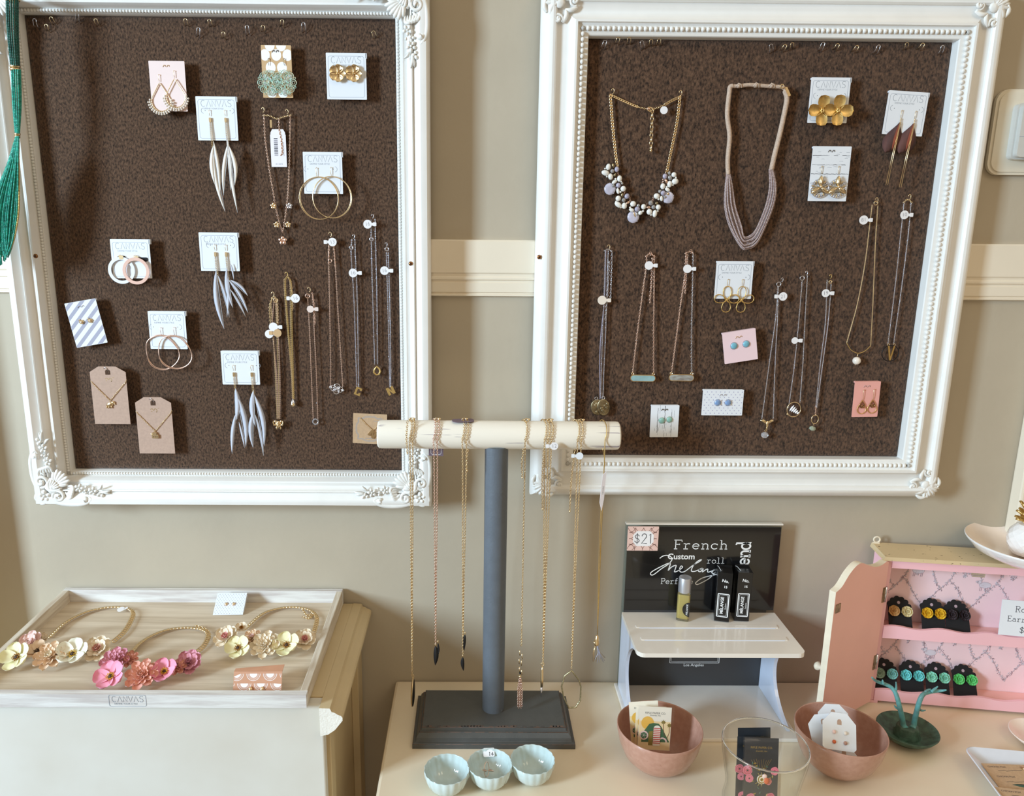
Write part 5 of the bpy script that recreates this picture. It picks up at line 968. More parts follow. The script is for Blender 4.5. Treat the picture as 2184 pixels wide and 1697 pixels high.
# --- lettering on the panel
def arcp(cx, cy, rx, ry, a0, a1, n=12): return circ(cx, cy, rx, ry, n, a0, a1)
GL = {'F': (.62, [[(.12, 0), (.12, 1)], [(.0, 1), (.6, 1), (.6, .82)], [(.12, .52), (.42, .52)], [(.42, .6), (.42, .44)], [(0, 0), (.26, 0)]]),
      'P': (.62, [[(.12, 0), (.12, 1)], [(0, 1), (.38, 1)]+arcp(.36, .75, .24, .25, 90, -90)+[(.12, .5)], [(0, 0), (.28, 0)]]),
      'R': (.66, [[(.12, 0), (.12, 1)], [(0, 1), (.36, 1)]+arcp(.36, .76, .22, .24, 90, -90)+[(.12, .52)], [(.36, .52), (.56, 0), (.66, 0)], [(0, 0), (.26, 0)]]),
      'E': (.62, [[(.12, 0), (.12, 1)], [(0, 1), (.56, 1), (.56, .82)], [(.12, .52), (.4, .52)], [(.4, .6), (.4, .44)], [(0, 0), (.58, 0), (.58, .2)]]),
      'r': (.56, [[(0, .6), (.16, .6), (.16, 0)], [(0, 0), (.36, 0)], [(.16, .4)]+arcp(.38, .42, .2, .18, 150, 50)]),
      'e': (.6, [[(.04, .32), (.54, .32)]+arcp(.29, .3, .25, .3, 5, 325)]),
      'n': (.62, [[(0, .6), (.12, .6), (.12, 0)], [(0, 0), (.24, 0)], [(.12, .4)]+arcp(.32, .4, .18, .2, 160, 0)+[(.5, 0)], [(.4, 0), (.6, 0)]]),
      'm': (.72, [[(0, .6), (.1, .6), (.1, 0)], [(.1, .42)]+arcp(.24, .46, .12, .14, 160, 0)+[(.36, 0)], [(.36, .42)]+arcp(.50, .46, .12, .14, 160, 0)+[(.62, 0)], [(0, 0), (.18, 0)], [(.6, 0), (.7, 0)]]),
      'u': (.62, [[(0, .6), (.12, .6), (.12, .2)]+arcp(.3, .2, .18, .2, 180, 350)+[(.5, .2)], [(.4, .6), (.5, .6), (.5, 0), (.6, 0)]]),
      'c': (.58, [arcp(.3, .3, .26, .3, 45, 320), [(.5, .6), (.5, .44)]]),
      'h': (.62, [[(0, 1), (.12, 1), (.12, 0)], [(0, 0), (.24, 0)], [(.12, .4)]+arcp(.32, .4, .18, .2, 160, 0)+[(.5, 0)], [(.4, 0), (.6, 0)]]),
      'o': (.6, [arcp(.3, .3, .26, .3, 0, 358, 18)]), 'l': (.5, [[(.06, 1), (.24, 1), (.24, 0)], [(.02, 0), (.46, 0)]]),
      'f': (.56, [[(.46, .95)]+arcp(.34, .82, .14, .18, 70, 180)+[(.2, 0)], [(.04, .6), (.42, .6)], [(.04, 0), (.4, 0)]]),
      's': (.56, [[(.46, .48), (.4, .58), (.2, .6), (.08, .5), (.12, .36), (.4, .28), (.48, .14), (.36, 0), (.14, 0), (.06, .12)]]),
      'a': (.6, [[(.08, .52), (.2, .6), (.36, .6), (.46, .48), (.46, 0), (.58, 0)], arcp(.26, .18, .2, .18, 40, 330)]),
      'i': (.5, [[(.06, .6), (.24, .6), (.24, 0)], [(.02, 0), (.46, 0)], [(.2, .86), (.28, .86)]]),
      'g': (.6, [arcp(.26, .32, .22, .26, 0, 358, 16), [(.4, .6), (.58, .6)], [(.48, .6), (.48, -.1)]+arcp(.28, -.12, .2, .14, 0, -150)]),
      'd': (.62, [[(.36, 1), (.5, 1), (.5, 0), (.6, 0)], arcp(.26, .3, .24, .3, 0, 358, 16)]),
      '$': (.6, [[(.5, .75), (.4, .88), (.2, .88), (.08, .72), (.18, .55), (.42, .46), (.52, .28), (.4, .12), (.18, .12), (.06, .26)], [(.3, 1.05), (.3, -.06)]]),
      '2': (.6, [[(.06, .75)]+arcp(.28, .76, .22, .24, 170, -30)+[(.04, 0), (.56, 0)]]), '1': (.4, [[(.05, .85), (.2, 1), (.2, 0)]]), ' ': (.4, [])}
def slab_text(mb, m, s, h, u, v, w, T, wd=.07, rot=0, sp=.12, wide=1.0):
    tot = sum(GL[c][0]*wide+sp for c in s)-sp; T2 = T.sub(u, v, w, rot, sc=h); x = -tot/2
    for c in s:
        for p in GL[c][1]: ribbon(mb, m, [(x+a*wide, b-.5) for a, b in p], wd, 0, T2)
        x += GL[c][0]*wide+sp
LY = PYB-.0009
T = Loc(1495, 1162, LY); slab_text(mb, 'ink_white', 'French', 20, 0, 1, 0, T, .095, wide=1.35, sp=.17)
T = Loc(1527, 1195, LY); slab_text(mb, 'ink_white', 'roll', 13, 0, 0, 0, T, .08, wide=1.2, sp=.1)
T = Loc(1444, 1239, LY); slab_text(mb, 'ink_white', 'Perfume', 12, 0, 0, 0, T, .09, wide=1.2, sp=.1)
T = Loc(1584, 1180, LY); slab_text(mb, 'ink_white', 'end', 30, 0, 0, 0, T, .13, rot=90, wide=.95, sp=.02)
T = Loc(1453, 1187, LY); text(mb, 'ink_white', 'Custom', 18, 0, 0, 0, T, bold=.02)
def px_line(mb, m, P, wd, y, org): T = Loc(org[0], org[1], y); ribbon(mb, m, [(p[0], p[1]) for p in spline([(a-org[0], org[1]-b, 0) for a, b in P], 6)], wd, -.3, T)
ZZ = lambda a, b: (1280+a/4.352, 1090+b/4.352)
for P in ([(548, 432), (575, 410), (615, 402), (652, 418), (662, 446), (630, 490), (570, 535), (500, 595), (472, 592), (478, 570), (520, 540), (590, 500), (640, 478), (648, 498), (634, 552), (660, 520), (702, 500), (700, 530), (694, 566), (730, 552), (765, 520), (750, 508), (738, 540), (750, 566), (790, 560), (860, 500), (920, 460), (935, 442), (900, 460), (860, 510), (850, 556), (880, 560), (915, 545), (950, 530), (930, 534), (915, 556), (935, 562), (958, 532), (952, 566), (975, 548), (1000, 536), (1002, 566), (1030, 560), (1060, 545), (1085, 540), (1060, 548), (1040, 570), (1060, 580), (1085, 555), (1020, 630), (930, 686), (905, 690), (900, 672), (960, 625), (1080, 590), (1140, 560), (1165, 530), (1150, 520), (1130, 560), (1160, 575), (1190, 560)],):
    px_line(mb, 'ink_white', [ZZ(*p) for p in P], 2.0, LY, (1450, 1210))
T = Loc(1482, 1398, PYB-.0009); ribbon(mb, 'ink_white', rrect(105, 34, .5, 1, 0, 0), 1.1, 0, T, True); ribbon(mb, 'ink_white', rrect(99, 28, .5, 1, 0, 0), .5, 0, T, True); text(mb, 'ink_white', 'Los Angeles', 9, -1, -22, 0, T)
mb.build('printed_panel', t)
mb = MB(); box(mb, 'acrylic_clear', (PX0, PYB+.0024, .7555), (PX1, PYB+.0056, 1.009)); box(mb, 'acrylic_white', (PX0, PYB-.0009, 1.0072), (PX1, PYB+.0060, 1.009)); box(mb, 'acrylic_clear', (PX0, PYB-.001, .7555), (PX0+.002, PYB+.0024, 1.0070)); mb.build('acrylic_back', t)
mb = MB(); c = .010; SF = -.129
P = [(PX0, PYB-.0012), (PX0, SF+c)]+[(PX0+c-c*math.cos(a), SF+c-c*math.sin(a)) for a in np.linspace(0, PI/2, 7)][1:]+[(PX1-c+c*math.sin(a), SF+c-c*math.cos(a)) for a in np.linspace(0, PI/2, 7)]+[(PX1, PYB-.0012)]
prism(mb, 'acrylic_white', P, .8675, .8735)
for yy in (-.066, -.098):
    prism(mb, 'acrylic_frost', [(PX0+.016, yy), (PX1-.016, yy), (PX1-.016, yy+.0012), (PX0+.016, yy+.0012)], .8735, .8739); prism(mb, 'acrylic_white', [(PX0+.012, yy+.0012), (PX1-.012, yy+.0012), (PX1-.012, yy+.009), (PX0+.012, yy+.009)], .8735, .8744)
mb.build('shelf', t, bevel=.0015, split=35)
pr_ = spline([(-.022, .7556, 0), (-.022, .8, 0), (-.022, .8672, 0)], 2)
for x in (PX0+.0002, PX1-.0128):
    ft = [(-.112, .8672), (-.098, .862), (-.082, .850), (-.070, .835), (-.064, .818), (-.066, .800), (-.074, .785), (-.088, .772), (-.106, .762), (-.124, .7556)]; ft = [(p[0], p[1]) for p in spline([(a, b, 0) for a, b in ft], 4)]
    Pp = [(-.0215, .7556), (-.0215, .8672)]+ft; V = [(x, y, z) for y, z in Pp]+[(x+.0045, y, z) for y, z in Pp]; n = len(Pp); mb = MB()
    mb.add(V, [tuple(range(n)), tuple(range(n, 2*n))[::-1]]+[(i, n+i, n+(i+1) % n, (i+1) % n) for i in range(n)], 'acrylic_frost', I, False); mb.build('side_bracket', t)
mat('card_peach', (242, 206, 196), .6, var=.02); mat('line_brown', (110, 58, 44), .6, var=.02)
T = Loc(1371, 1148, PYB-.0014); t = thing('price_card', 'small pink price card reading $21 stuck on the black panel', 'price card', T([[0, -28, 0]])[0])
mb = MB(); prism(mb, 'card_peach', rrect(66, 55, .5, 1), 0, .6, T)
for cx, cy in ((-33, 28), (0, 28), (33, 28), (-33, -27), (0, -27), (33, -27), (-33, 0), (33, 0), (-16, 28), (17, 28), (-16, -27), (17, -27), (-33, 14), (33, 14), (-33, -14), (33, -14)):
    for s_ in (17,):
        seg = []
        for p in circ(cx, cy, s_, s_*.9, 28)+[None]:
            if p and abs(p[0]) < 32.6 and abs(p[1]) < 27: seg.append(p)
            else:
                if len(seg) > 1: ribbon(mb, 'line_brown', seg, .9, .7, T)
                seg = []
mb2 = [(-22, -8), (-22, 8), (-14, 17), (14, 17), (22, 8), (22, -8), (14, -17), (-14, -17)]; prism(mb, 'knock_white', [(x+1, y) for x, y in mb2], .6, .8, T); slab_text(mb, 'print_dark', '$21', 22, 1, 0, .9, T, .07, sp=.1); mb.build('card', t)
mat('perfume_oil', (238, 214, 96), .04, var=.02, coat=1, alpha=.82); mat('glass_clear', (250, 250, 248), .03, trans=.95, var=0); mat('cap_alu', (205, 206, 212), .35, .7, var=.02)
o = (.2985, -.0395, .8746); t = thing('perfume_bottle', 'square glass roll-on bottle of yellow perfume with a silver cap', 'bottle', o); T = TT(*o, -18, .00108)
mb = MB(); prism(mb, 'perfume_oil', rrect(13.4, 13.4, 2, 2), 2.5, 36, T); mb.build('perfume', t)
mb = MB(); prism(mb, 'glass_clear', rrect(16, 16, 2.5, 3), 0, 38, T); mb.build('glass_body', t)
mb = MB(); lathe(mb, 'cap_alu', [(.1, 38.2), (8, 38.2), (8, 57), (7.5, 58), (.1, 58)], 28, T); mb.build('cap', t, split=40)
mb = MB(); T4 = Tr(T(np.array([[3.2, -8.2, 17]]))[0], T.B[[0, 2, 1]]*np.array([[1], [1], [-1]]))
prism(mb, 'insert_black', [(5, -10)]+circ(5, 0, 9, 10, 14, 90, 270), 0, .2, T4); text(mb, 'ink_white', 'MELANGE', 3.4, 1.8, 0, .3, T4, 90); mb.build('label', t)
mat('box_black', (20, 20, 22), .28, var=.1, coat=.3)
for i, (x, lab, rz) in enumerate(((.3535, 'left black perfume box with a white framed label, slightly twisted', -15), (.3805, 'right black perfume box with a white framed label', -5))):
    o = (x, -.0385+i*.0015, .8746); T = TT(*o, rz, .00111); t = thing('perfume_box', lab, 'box', o, 'black perfume boxes on the acrylic shelf'); mb = MB(); prism(mb, 'box_black', [(-9, -9), (9, -9), (9, 9), (-9, 9)], 0, 66, T); mb.build('carton', t, bevel=.0004)
    mb = MB(); F4 = Tr(T(np.array([[0, -9.1, 0]]))[0], T.B[[0, 2, 1]]*np.array([[1], [1], [-1]])); ribbon(mb, 'ink_white', rrect(13, 31, .3, 1, 0, 22), 1.1, .1, F4, True); ribbon(mb, 'ink_white', rrect(10, 28, .3, 1, 0, 22), .3, .1, F4, True)
    text(mb, 'ink_white', 'MÉLANGE', 5.2, -1, 22, .15, F4, 90, bold=.02); text(mb, 'ink_white', 'Perfume', 2.4, 3.2, 21, .15, F4, 90); text(mb, 'ink_white', 'No.', 5.5, 1, 55, .15, F4, -6, bold=.02); text(mb, 'ink_white', '15', 4.4, 1.5, 47, .15, F4, bold=.02); mb.build('label', t)
    mb = MB(); tube(mb, 'ink_white', [(-9, 8, 67), (-8, 3, 68.5), (-5, -5, 66.5)], .3, 4, T=T); prism(mb, 'box_black', [(-9, 8.4), (9, 8.4), (9, 9), (-9, 9)], 66, 69, T); mb.build('flap', t)
# ================================================================ bowls, glass, dishes
mat('terracotta', (188, 144, 126), .32, var=.05, scale=160, c2=(178, 132, 114), coat=.4, spot=((150, 100, 80), 400, .72, (1, 1, 1)))
def bowl(x, y, r, h, label):
    prof = [(.1, 3), (r*.42, 3), (r*.52, 4), (r*.72, h*.22), (r*.87, h*.5), (r*.955, h*.82), (r*.972, h*.975), (r*.985, h), (r, h*.985), (r*.995, h*.9), (r*.93, h*.6), (r*.80, h*.3), (r*.60, h*.1), (r*.46, 2), (r*.42, 0), (.1, 0)]
    t = thing('bowl', label, 'bowl', (x, y, .7502), 'pink terracotta bowls on the table'); mb = MB(); lathe(mb, 'terracotta', prof, 56, TT(x, y, .7502)); mb.build('bowl_body', t); return t
bowl(.2360, -.1806, 52.5, 55, 'terracotta pink bowl holding cream pin cards, in front of the perfume display')
bowl(.4608, -.1850, 53.5, 56, 'terracotta pink bowl holding white octagonal stud cards, beside the antler dish')
mat('pin_cream', (246, 238, 220), .5, var=.01); mat('sun_y', (242, 190, 84), .6, var=.02); mat('hill_g', (72, 112, 76), .6, var=.03); mat('brick_r', (206, 84, 72), .6, var=.02); mat('palm_o', (150, 130, 60), .6, var=.05); mat('plum_k', (120, 70, 60), .6, var=.05); mat('dusk', (250, 222, 170), .6, var=.03)
thin_glass('sleeve', (254, 254, 255), .2, .08)
def standing(px, py, y, rot, tilt, pan=0, s_=.001): return Tr(Wp(px, py, y), WB*s_).sub(pan=pan, rot=rot).sub(tilt=tilt)
def pin_card(px, py, y, w, h, label, rot, tilt, dark, full, name='pin_card'):
    T = standing(px, py, y, rot, tilt); t = thing(name, label, 'pin card', T([[w/2, -h, 0]])[0], 'dark floral pin cards in the glass' if dark else 'cream pin cards in the left bowl')
    mb = MB(); prism(mb, 'pin_dark' if dark else 'pin_cream', [(0, 0), (w, 0), (w, -h), (0, -h)], -.4, 0, T); e = .06
    c = 'foil' if dark else 'print_dark'
    text(mb, c, 'RIFLE PAPER CO.', w*.088, w*.5, -h*.15, e, T); text(mb, c, 'ENAMEL PIN', w*.06, w*.5, -h*.205, e, T)
    H = h*1.12
    if not dark:
        flatpoly(mb, 'dusk', [(.3, -H*.3), (w-.3, -H*.3), (w-.3, -h+.3), (.3, -h+.3)], .03, T); flatpoly(mb, 'sun_y', circ(w*.27, -H*.34, w*.2, n=20), .06, T)
        flatpoly(mb, 'hill_g', [(w*.1, -H*.58), (w*.2, -H*.48), (w*.32, -H*.36), (w*.45, -H*.335), (w*.62, -H*.345), (w*.72, -H*.42), (w*.84, -H*.56), (w*.98, -H*.72), (w*.1, -H*.74)], .09, T)
        P = [(w*.46, -H*.8), (w*.46, -H*.44)]+circ(w*.57, -H*.44, w*.11, w*.09, 8, 180, 0)+[(w*.68, -H*.44), (w*.68, -H*.8)]; flatpoly(mb, 'pin_cream', P, .7, T)
        for k_ in range(9): v = -H*(.43+k_*.038); flatpoly(mb, 'brick_r', [(w*.46, v), (w*.68, v), (w*.68, v-H*.018), (w*.46, v-H*.018)], .78, T)
        flatpoly(mb, 'palm_o', [(w*.32, -H*.8), (w*.32, -H*.52), (w*.45, -H*.5), (w*.45, -H*.8)], .12, T); ribbon(mb, 'card_peach', circ(w*.17, -H*.6, w*.12, n=18), w*.04, .15, T, True); flatpoly(mb, 'hill_g', circ(w*.17, -H*.6, w*.1, n=18), .13, T)
        for a in range(6): ribbon(mb, 'pin_cream', [(w*.17, -H*.6), (w*.17+w*.1*math.cos(a), -H*.6+w*.1*math.sin(a))], .25, .17, T)
        for x, v, v2 in ((.76, .31, .6), (.95, .37, .66)):
            ribbon(mb, 'plum_k', [(w*x, -H*v), (w*(x+.01), -H*(v+v2)/2), (w*(x+.06 if x < .9 else x-.06), -H*v2)], .7, .14, T)
            for a in range(8): blade(mb, 'palm_o', (w*x, -H*v), (w*x+w*.08*math.cos(a*.8), -H*v+w*.08*math.sin(a*.8)), 1.2, 0, .16, T, 4, .02)
        ribbon(mb, 'card_peach', circ(w*.76, -H*.72, w*.12, n=12, a0=0, a1=180), w*.05, .2, T)
    else:
        rr = random.Random(2)
        for (x, v, r, m) in ((.08, .5, .17, 'rose_coral'), (.16, .62, .14, 'rose_pink'), (.9, .5, .14, 'rose_pink'), (.22, .92, .16, 'rose_pink'), (.8, .9, .15, 'rose_coral'), (.72, .66, .12, 'rose_orange')):
            c_ = (max(w*r*.6, min(w-w*r*.6, w*x)), -h*v)
            for k_ in range(5): a = k_*1.256; flatpoly(mb, m, circ(c_[0]+w*r*.28*math.cos(a), c_[1]+w*r*.28*math.sin(a), w*r*.62, n=12), .06+k_*.02, T)
            for q in (.75, .45): ribbon(mb, 'petal_pink', circ(*c_, w*r*q, n=14), .35, .2, T, True)
            flatpoly(mb, 'pin_dark', circ(*c_, w*r*.16, n=8), .22, T)
        for k_ in range(26):
            x, v = rr.uniform(.12, .88), rr.uniform(.3, .95); a = rr.uniform(0, 6.3); blade(mb, rr.choice(['leaf_dark', 'leaf_dark', 'foil']), (w*x, -h*v), (w*x+w*.1*math.cos(a), -h*v+w*.1*math.sin(a)), w*.05, 0, .05, T, 5, .02)
        for k_ in range(9): ribbon(mb, 'foil', [(w*.5+k_-4, -h*.5), (w*(.2+.075*k_), -h*(.34-.01*(k_ % 3)))], .25, .05, T)
    mb.build('card', t)
    if full and dark:
        mb = MB(); c_ = T.sub(w*.52, -h*.63, .4)
        for k_, q in enumerate((5.4, 4.2, 3, 1.8)): lathe(mb, 'foil' if k_ % 2 else 'petal_ivory', [(q, k_*.3), (q-.9, k_*.3+.5), (q-1.2, k_*.3)], 18, c_)
        ell(mb, 'rose_orange', (5, -1, 1), (3, 4, 1), 9, 5, c_); ell(mb, 'petal_blush', (3, 4, .8), (3, 2.4, 1), 9, 5, c_)
        for a in (70, 95, 120, 215, 240, 265): r = math.radians(a); tube(mb, 'foil', [(4*math.cos(r), 4*math.sin(r), .8), (9*math.cos(r), 8*math.sin(r), .8)], .3, 4, T=c_)
        mb.build('pin', t)
    if full: mb = MB(); prism(mb, 'sleeve', [(-2, 1), (w+3, 2), (w+3, -h), (-2, -h)], .9, 1.0, T); mb.build('plastic_sleeve', t)
    return t
mat('pin_dark', (44, 48, 54), .4, var=.1, coat=.3); mat('foil', (214, 184, 104), .3, .8, var=.1); mat('rose_coral', (222, 92, 104), .6, var=.1); mat('rose_pink', (240, 120, 134), .6, var=.08); mat('rose_orange', (222, 110, 66), .6, var=.08); mat('leaf_dark', (74, 106, 88), .6, var=.12)
pin_card(1341, 1497, -.160, 37, 54, 'rear cream pin card in the left bowl with a pale sunset print', 4, -12, False, False)
pin_card(1357, 1505, -.171, 38, 52, 'middle cream pin card, only a strip shows behind the front card', -2, -12, False, False)
pin_card(1365, 1505, -.178, 40, 53, 'front cream pin card with a yellow sun, green hill and striped tower', -3.5, -14, False, True)
thin_glass('vase_glass', (254, 255, 254), .28)
x, y = .3302, -.2704; t = thing('glass_vase', 'clear flared glass vase holding dark floral pin cards at the front edge', 'vase', (x, y, .7502)); mb = MB()
prof = [(.1, 5), (30, 5), (37, 12), (39, 22), (36.5, 36), (37, 46), (40.5, 66), (43.8, 84), (45, 97), (45.8, 98.6), (46.8, 97), (45.6, 84), (42.3, 66), (38.9, 46), (38.6, 36), (41, 22), (39, 10), (33, 0), (.1, 0)]
lathe(mb, 'vase_glass', prof, 64, TT(x, y, .7502)); mb.build('glass_wall', t)
mb = MB(); lathe(mb, 'glass_clear', [(45.0, 97.4), (45.9, 98.9), (46.9, 97.4), (45.9, 96.6)], 64, TT(x, y, .7503), closed=True)
mb.build('rim', t)
pin_card(1574, 1552, -.256, 37, 76, 'rear dark pin card in the glass vase, highest of the three', 1, -10, True, False)
pin_card(1573, 1570, -.264, 36, 74, 'middle dark pin card in the glass vase, offset to the left', -1, -10, True, False)
pin_card(1589, 1572, -.273, 38, 72, 'front dark pin card in the glass vase with pink roses and a gold flower pin', -2, -14, True, True)
def octo_card(px, py, y, w, h, rot, label, studs, pan=0, tilt=-30):
    T = standing(px, py, y, rot, tilt, pan); t = thing('stud_card', label, 'earring card', T([[0, -h, 0]])[0], 'white octagonal stud cards in the right bowl'); c = w*.27
    mb = MB(); prism(mb, 'card_white', [(-w/2+c, 0), (w/2-c, 0), (w/2, -c), (w/2, -h+3), (w/2-3, -h), (-w/2+3, -h), (-w/2, -h+3), (-w/2, -c)], -.4, 0, T)
    flatpoly(mb, 'kraft', [(-2.8, -c-2), (2.8, -c-2)]+circ(0, -c+1.5, 2.8, n=8, a0=0, a1=180), .06, T); mb.build('card', t)
    for i, (u, v) in enumerate(studs): e = MB(); m = ('card_peach', 'pearl', 'rose_orange', 'terracotta')[i % 4]; ell(e, m, (u, v, .8), (2.3, 2.3, 1.8), 12, 7, T); e.build('earring', t)
octo_card(1775, 1501, -.176, 38, 40, -3, 'rear white octagonal stud card in the right bowl', [])
octo_card(1752, 1522, -.190, 36, 38, 14, 'left white octagonal stud card in the right bowl, mostly hidden', [], -10)
octo_card(1800, 1590, -.196, 34, 14, -10, 'lowest white octagonal stud card in the right bowl, only a corner shows', [])
octo_card(1790, 1520, -.200, 42, 42, -9, 'front white octagonal stud card with four round studs in the right bowl', [(-7, -22), (7, -22), (-7, -33), (7, -33)])
# scalloped triple dish
mat('celadon', (204, 219, 219), .14, c2=(194, 211, 210), var=.03, scale=60, coat=.7)
C3 = [Hp(953, 1639, .7785), Hp(1045, 1627, .7785), Hp(1136, 1618, .7785)]
t = thing('triple_dish', 'pale aqua dish of three joined scalloped cups in front of the stand', 'dish', (C3[1][0], C3[1][1], .7502)); 
for c in C3:
    mb = MB(); r = 26.8; ph = random.random()
    def mod(a, rr_, h): return 1+.035*min(1, h/16)*abs(math.sin(9*a+ph))-.012
    lathe(mb, 'celadon', [(.1, 2.2), (r*.38, 2.6), (r*.62, 5.5), (r*.82, 12), (r*.93, 20), (r*.965, 27.6), (r*.985, 28.4), (r*1.0, 27.6), (r*.97, 20), (r*.87, 11.5), (r*.68, 4.5), (r*.46, .6), (r*.4, 0), (.1, 0)], 108, TT(c[0], c[1], .7502), mod); mb.build('scalloped_cup', t)
for a, b in ((0, 1), (1, 2)):
    mb = MB(); m = (C3[a]+C3[b])/2; ell(mb, 'celadon', (0, 0, 0), (2.2, 7, 6), 10, 6, TT(m[0], m[1], .7705, 8)); mb.build('joint', t)
T = Tr(np.array([C3[1][0]-.0008, C3[1][1]+.0245, .7745]), WB*.001).sub(tilt=-38, rot=3); t = tag((lambda mb: (prism(mb, 'sticker', rrect(14, 10, 1.5, 3), 0, .3, T), slab_text(mb, 'print_dark', '1', 4.5, 1, -2, .36, T, .16), text(mb, 'print_dark', '6', 5, 4.3, -2, .36, T, bold=.03), mb.build('price_sticker', loc=T.o))[-1])(MB()), 'white square price sticker reading 16 inside the middle cup', 'price sticker')
t = thing('ring', 'thin rose gold leaf ring lying in the middle cup', 'ring', (C3[1][0], C3[1][1]-.002, .7535)); T = Tr(Hp(1038, 1640, .762), WB*.001).sub(tilt=-28)
mb = MB(); tube(mb, 'rose_gold', circ(0, 0, 5.2, 8.4, 28), .5, 6, True, T.sub(pan=55)); mb.build('band', t)
mb = MB(); [blade(mb, 'rose_gold', (0, 0), (7*s_, -1+2*(s_ < 0)), 2.6, .6, 0, T.sub(1, -1, 2), 6, .2) for s_ in (-1, 1.2)]; mb.build('leaf_setting', t)
# antler dish
mat('verdigris', (78, 112, 96), .5, c2=(56, 76, 64), scale=120, bump=.4, bs=600, lo=.35, hi=.7); mat('antler_teal', (96, 160, 160), .45, c2=(92, 116, 110), scale=90, bump=.4, bs=500, lo=.3, hi=.6)
x, y = .5793, -.1330; t = thing('antler_dish', 'dark green trinket dish with two teal antlers standing in it', 'dish', (x, y, .7502))
mb = MB(); lathe(mb, 'verdigris', [(.1, 6), (18, 7), (30, 11), (38.5, 17.5), (39.8, 18.2), (40.4, 17), (36, 11), (30, 6.5), (22, 5), (20, 0), (.1, 0)], 56, TT(x, y, .7502).sub(sc=(.93, .91, 1))); mb.build('saucer', t)
mb = MB(); lathe(mb, 'verdigris', [(16, 6.5), (15.5, 10), (13.5, 14), (13, 20), (11.5, 22), (.1, 21)], 24, TT(x, y, .7502), lambda a, r, h: 1+.06*math.sin(7*a+h)+.04*math.sin(11*a)); mb.build('stump', t)
Q5 = lambda a, b: (1820+a/5.354, 1380+b/5.354)
for nm, main, br in (('antler', [(590, 930), (572, 890), (560, 820), (545, 750), (528, 680), (505, 590), (478, 515), (430, 455), (360, 420), (290, 398), (240, 370), (212, 342)], [[(345, 415), (336, 390), (334, 370)], [(476, 512), (490, 460), (487, 395)], [(535, 712), (500, 695), (480, 680), (470, 664)]]),
                     ('antler', [(672, 930), (688, 890), (702, 820), (722, 740), (745, 650), (775, 570), (812, 528), (880, 510), (960, 498), (1020, 494), (1062, 486)], [[(800, 538), (830, 500), (860, 482), (886, 478)], [(890, 508), (930, 475), (952, 458), (966, 445)], [(738, 690), (765, 715), (795, 722), (826, 718)]])):
    mb = MB(); P = spline([Wp(*Q5(*p), y-.004+.004*math.sin(i)) for i, p in enumerate(main)], 5); tube(mb, 'antler_teal', P, np.interp(np.linspace(0, 1, len(P)), [0, .1, .5, .85, 1], [.0046, .0036, .0029, .0020, .0009]), 10)
    for b in br: P = spline([Wp(*Q5(*p), y-.004) for p in b], 5); tube(mb, 'antler_teal', P, np.linspace(.0021, .0007, len(P)), 8)
    mb.build(nm, t)
# blue-white square plate with kraft cards
mat('plate_blue', (222, 226, 236), .22, var=.02, coat=.5)
t = thing('square_plate', 'blue-white rounded square plate at the lower right corner', 'plate', (.675, -.245, .7502)); 
mb = MB(); T = TT(.6935, -.2585, .7502, -8); 
def sq(h, r, z, n=7): return [(p[0], p[1], z) for p in rrect(2*h, 2*h, r, n)]
R_ = [sq(40, 10, 0), sq(52, 14, 1), sq(66, 16, 10), sq(76, 14, 18.5), sq(78, 14, 19.5), sq(77, 14, 20.2), sq(60, 14, 8.5), sq(50, 12, 5), sq(46, 10, 5)]; k = len(R_[0]); V = [p for q in R_ for p in q]
mb.add(V, [(i*k+j, i*k+(j+1) % k, (i+1)*k+(j+1) % k, (i+1)*k+j) for i in range(len(R_)-1) for j in range(k)]+[tuple(range(k))[::-1], tuple((len(R_)-1)*k+j for j in range(k))], 'plate_blue', T, True); mb.build('plate_body', t, split=50)
for i, (px, py, rz, z, lab) in enumerate(((2092, 1628, -3, .7665, 'upper kraft card in the square plate with a gold piece on it'), (2120, 1678, -9, .7685, 'lower kraft card in the square plate, cut by the frame'))):
    c = Hp(px, py, z); T = TT(c[0], c[1], z, rz).sub(tilt=6); t = thing('kraft_card', lab, 'card', T([[40, -25, 0]])[0]); mb = MB(); prism(mb, 'kraft_tan', [(0, 0), (90, 0), (90, -52), (0, -52)], 0, .6, T)
    for k_ in range(2):
        text(mb, 'print_dark', 'CHICKIN POX', 3.4, 16+2*k_, -5-15*k_, .7, T); ribbon(mb, 'print_dark', [(14, -11-17*k_), (22, -10.4-17*k_), (24, -11.3-17*k_), (44, -9-17*k_)], .5, .7, T)
    if i == 0: blade(mb, 'leaf_dark', (18, -32), (54, -36), 5, 0, .7, T, 6, .02)
    mb.build('card', t)
    if i == 0: mb = MB(); ell(mb, 'gold', (50, -9, 2), (8, 3, 2), 12, 6, T, -35); tube(mb, 'gold', [(44, -6, 2), (50, -11, 3), (57, -14, 2)], 1.2, 6, T=T); mb.build('gold_charm', t)
mat('ceramic_blush', (246, 228, 214), .25, var=.02, coat=.5); mat('ceramic_white', (244, 240, 238), .15, var=.02, coat=.8, bump=.8, bs=160)
t = thing('round_plate', 'small pale round plate just showing at the right edge', 'plate', (.752, -.140, .7502)); mb = MB(); lathe(mb, 'ceramic_blush', [(.1, 5), (22, 5), (34, 13), (35, 13.6), (35.5, 12.6), (25, 3), (18, 0), (.1, 0)], 48, TT(.752, -.140, .7502)); mb.build('plate_body', t)
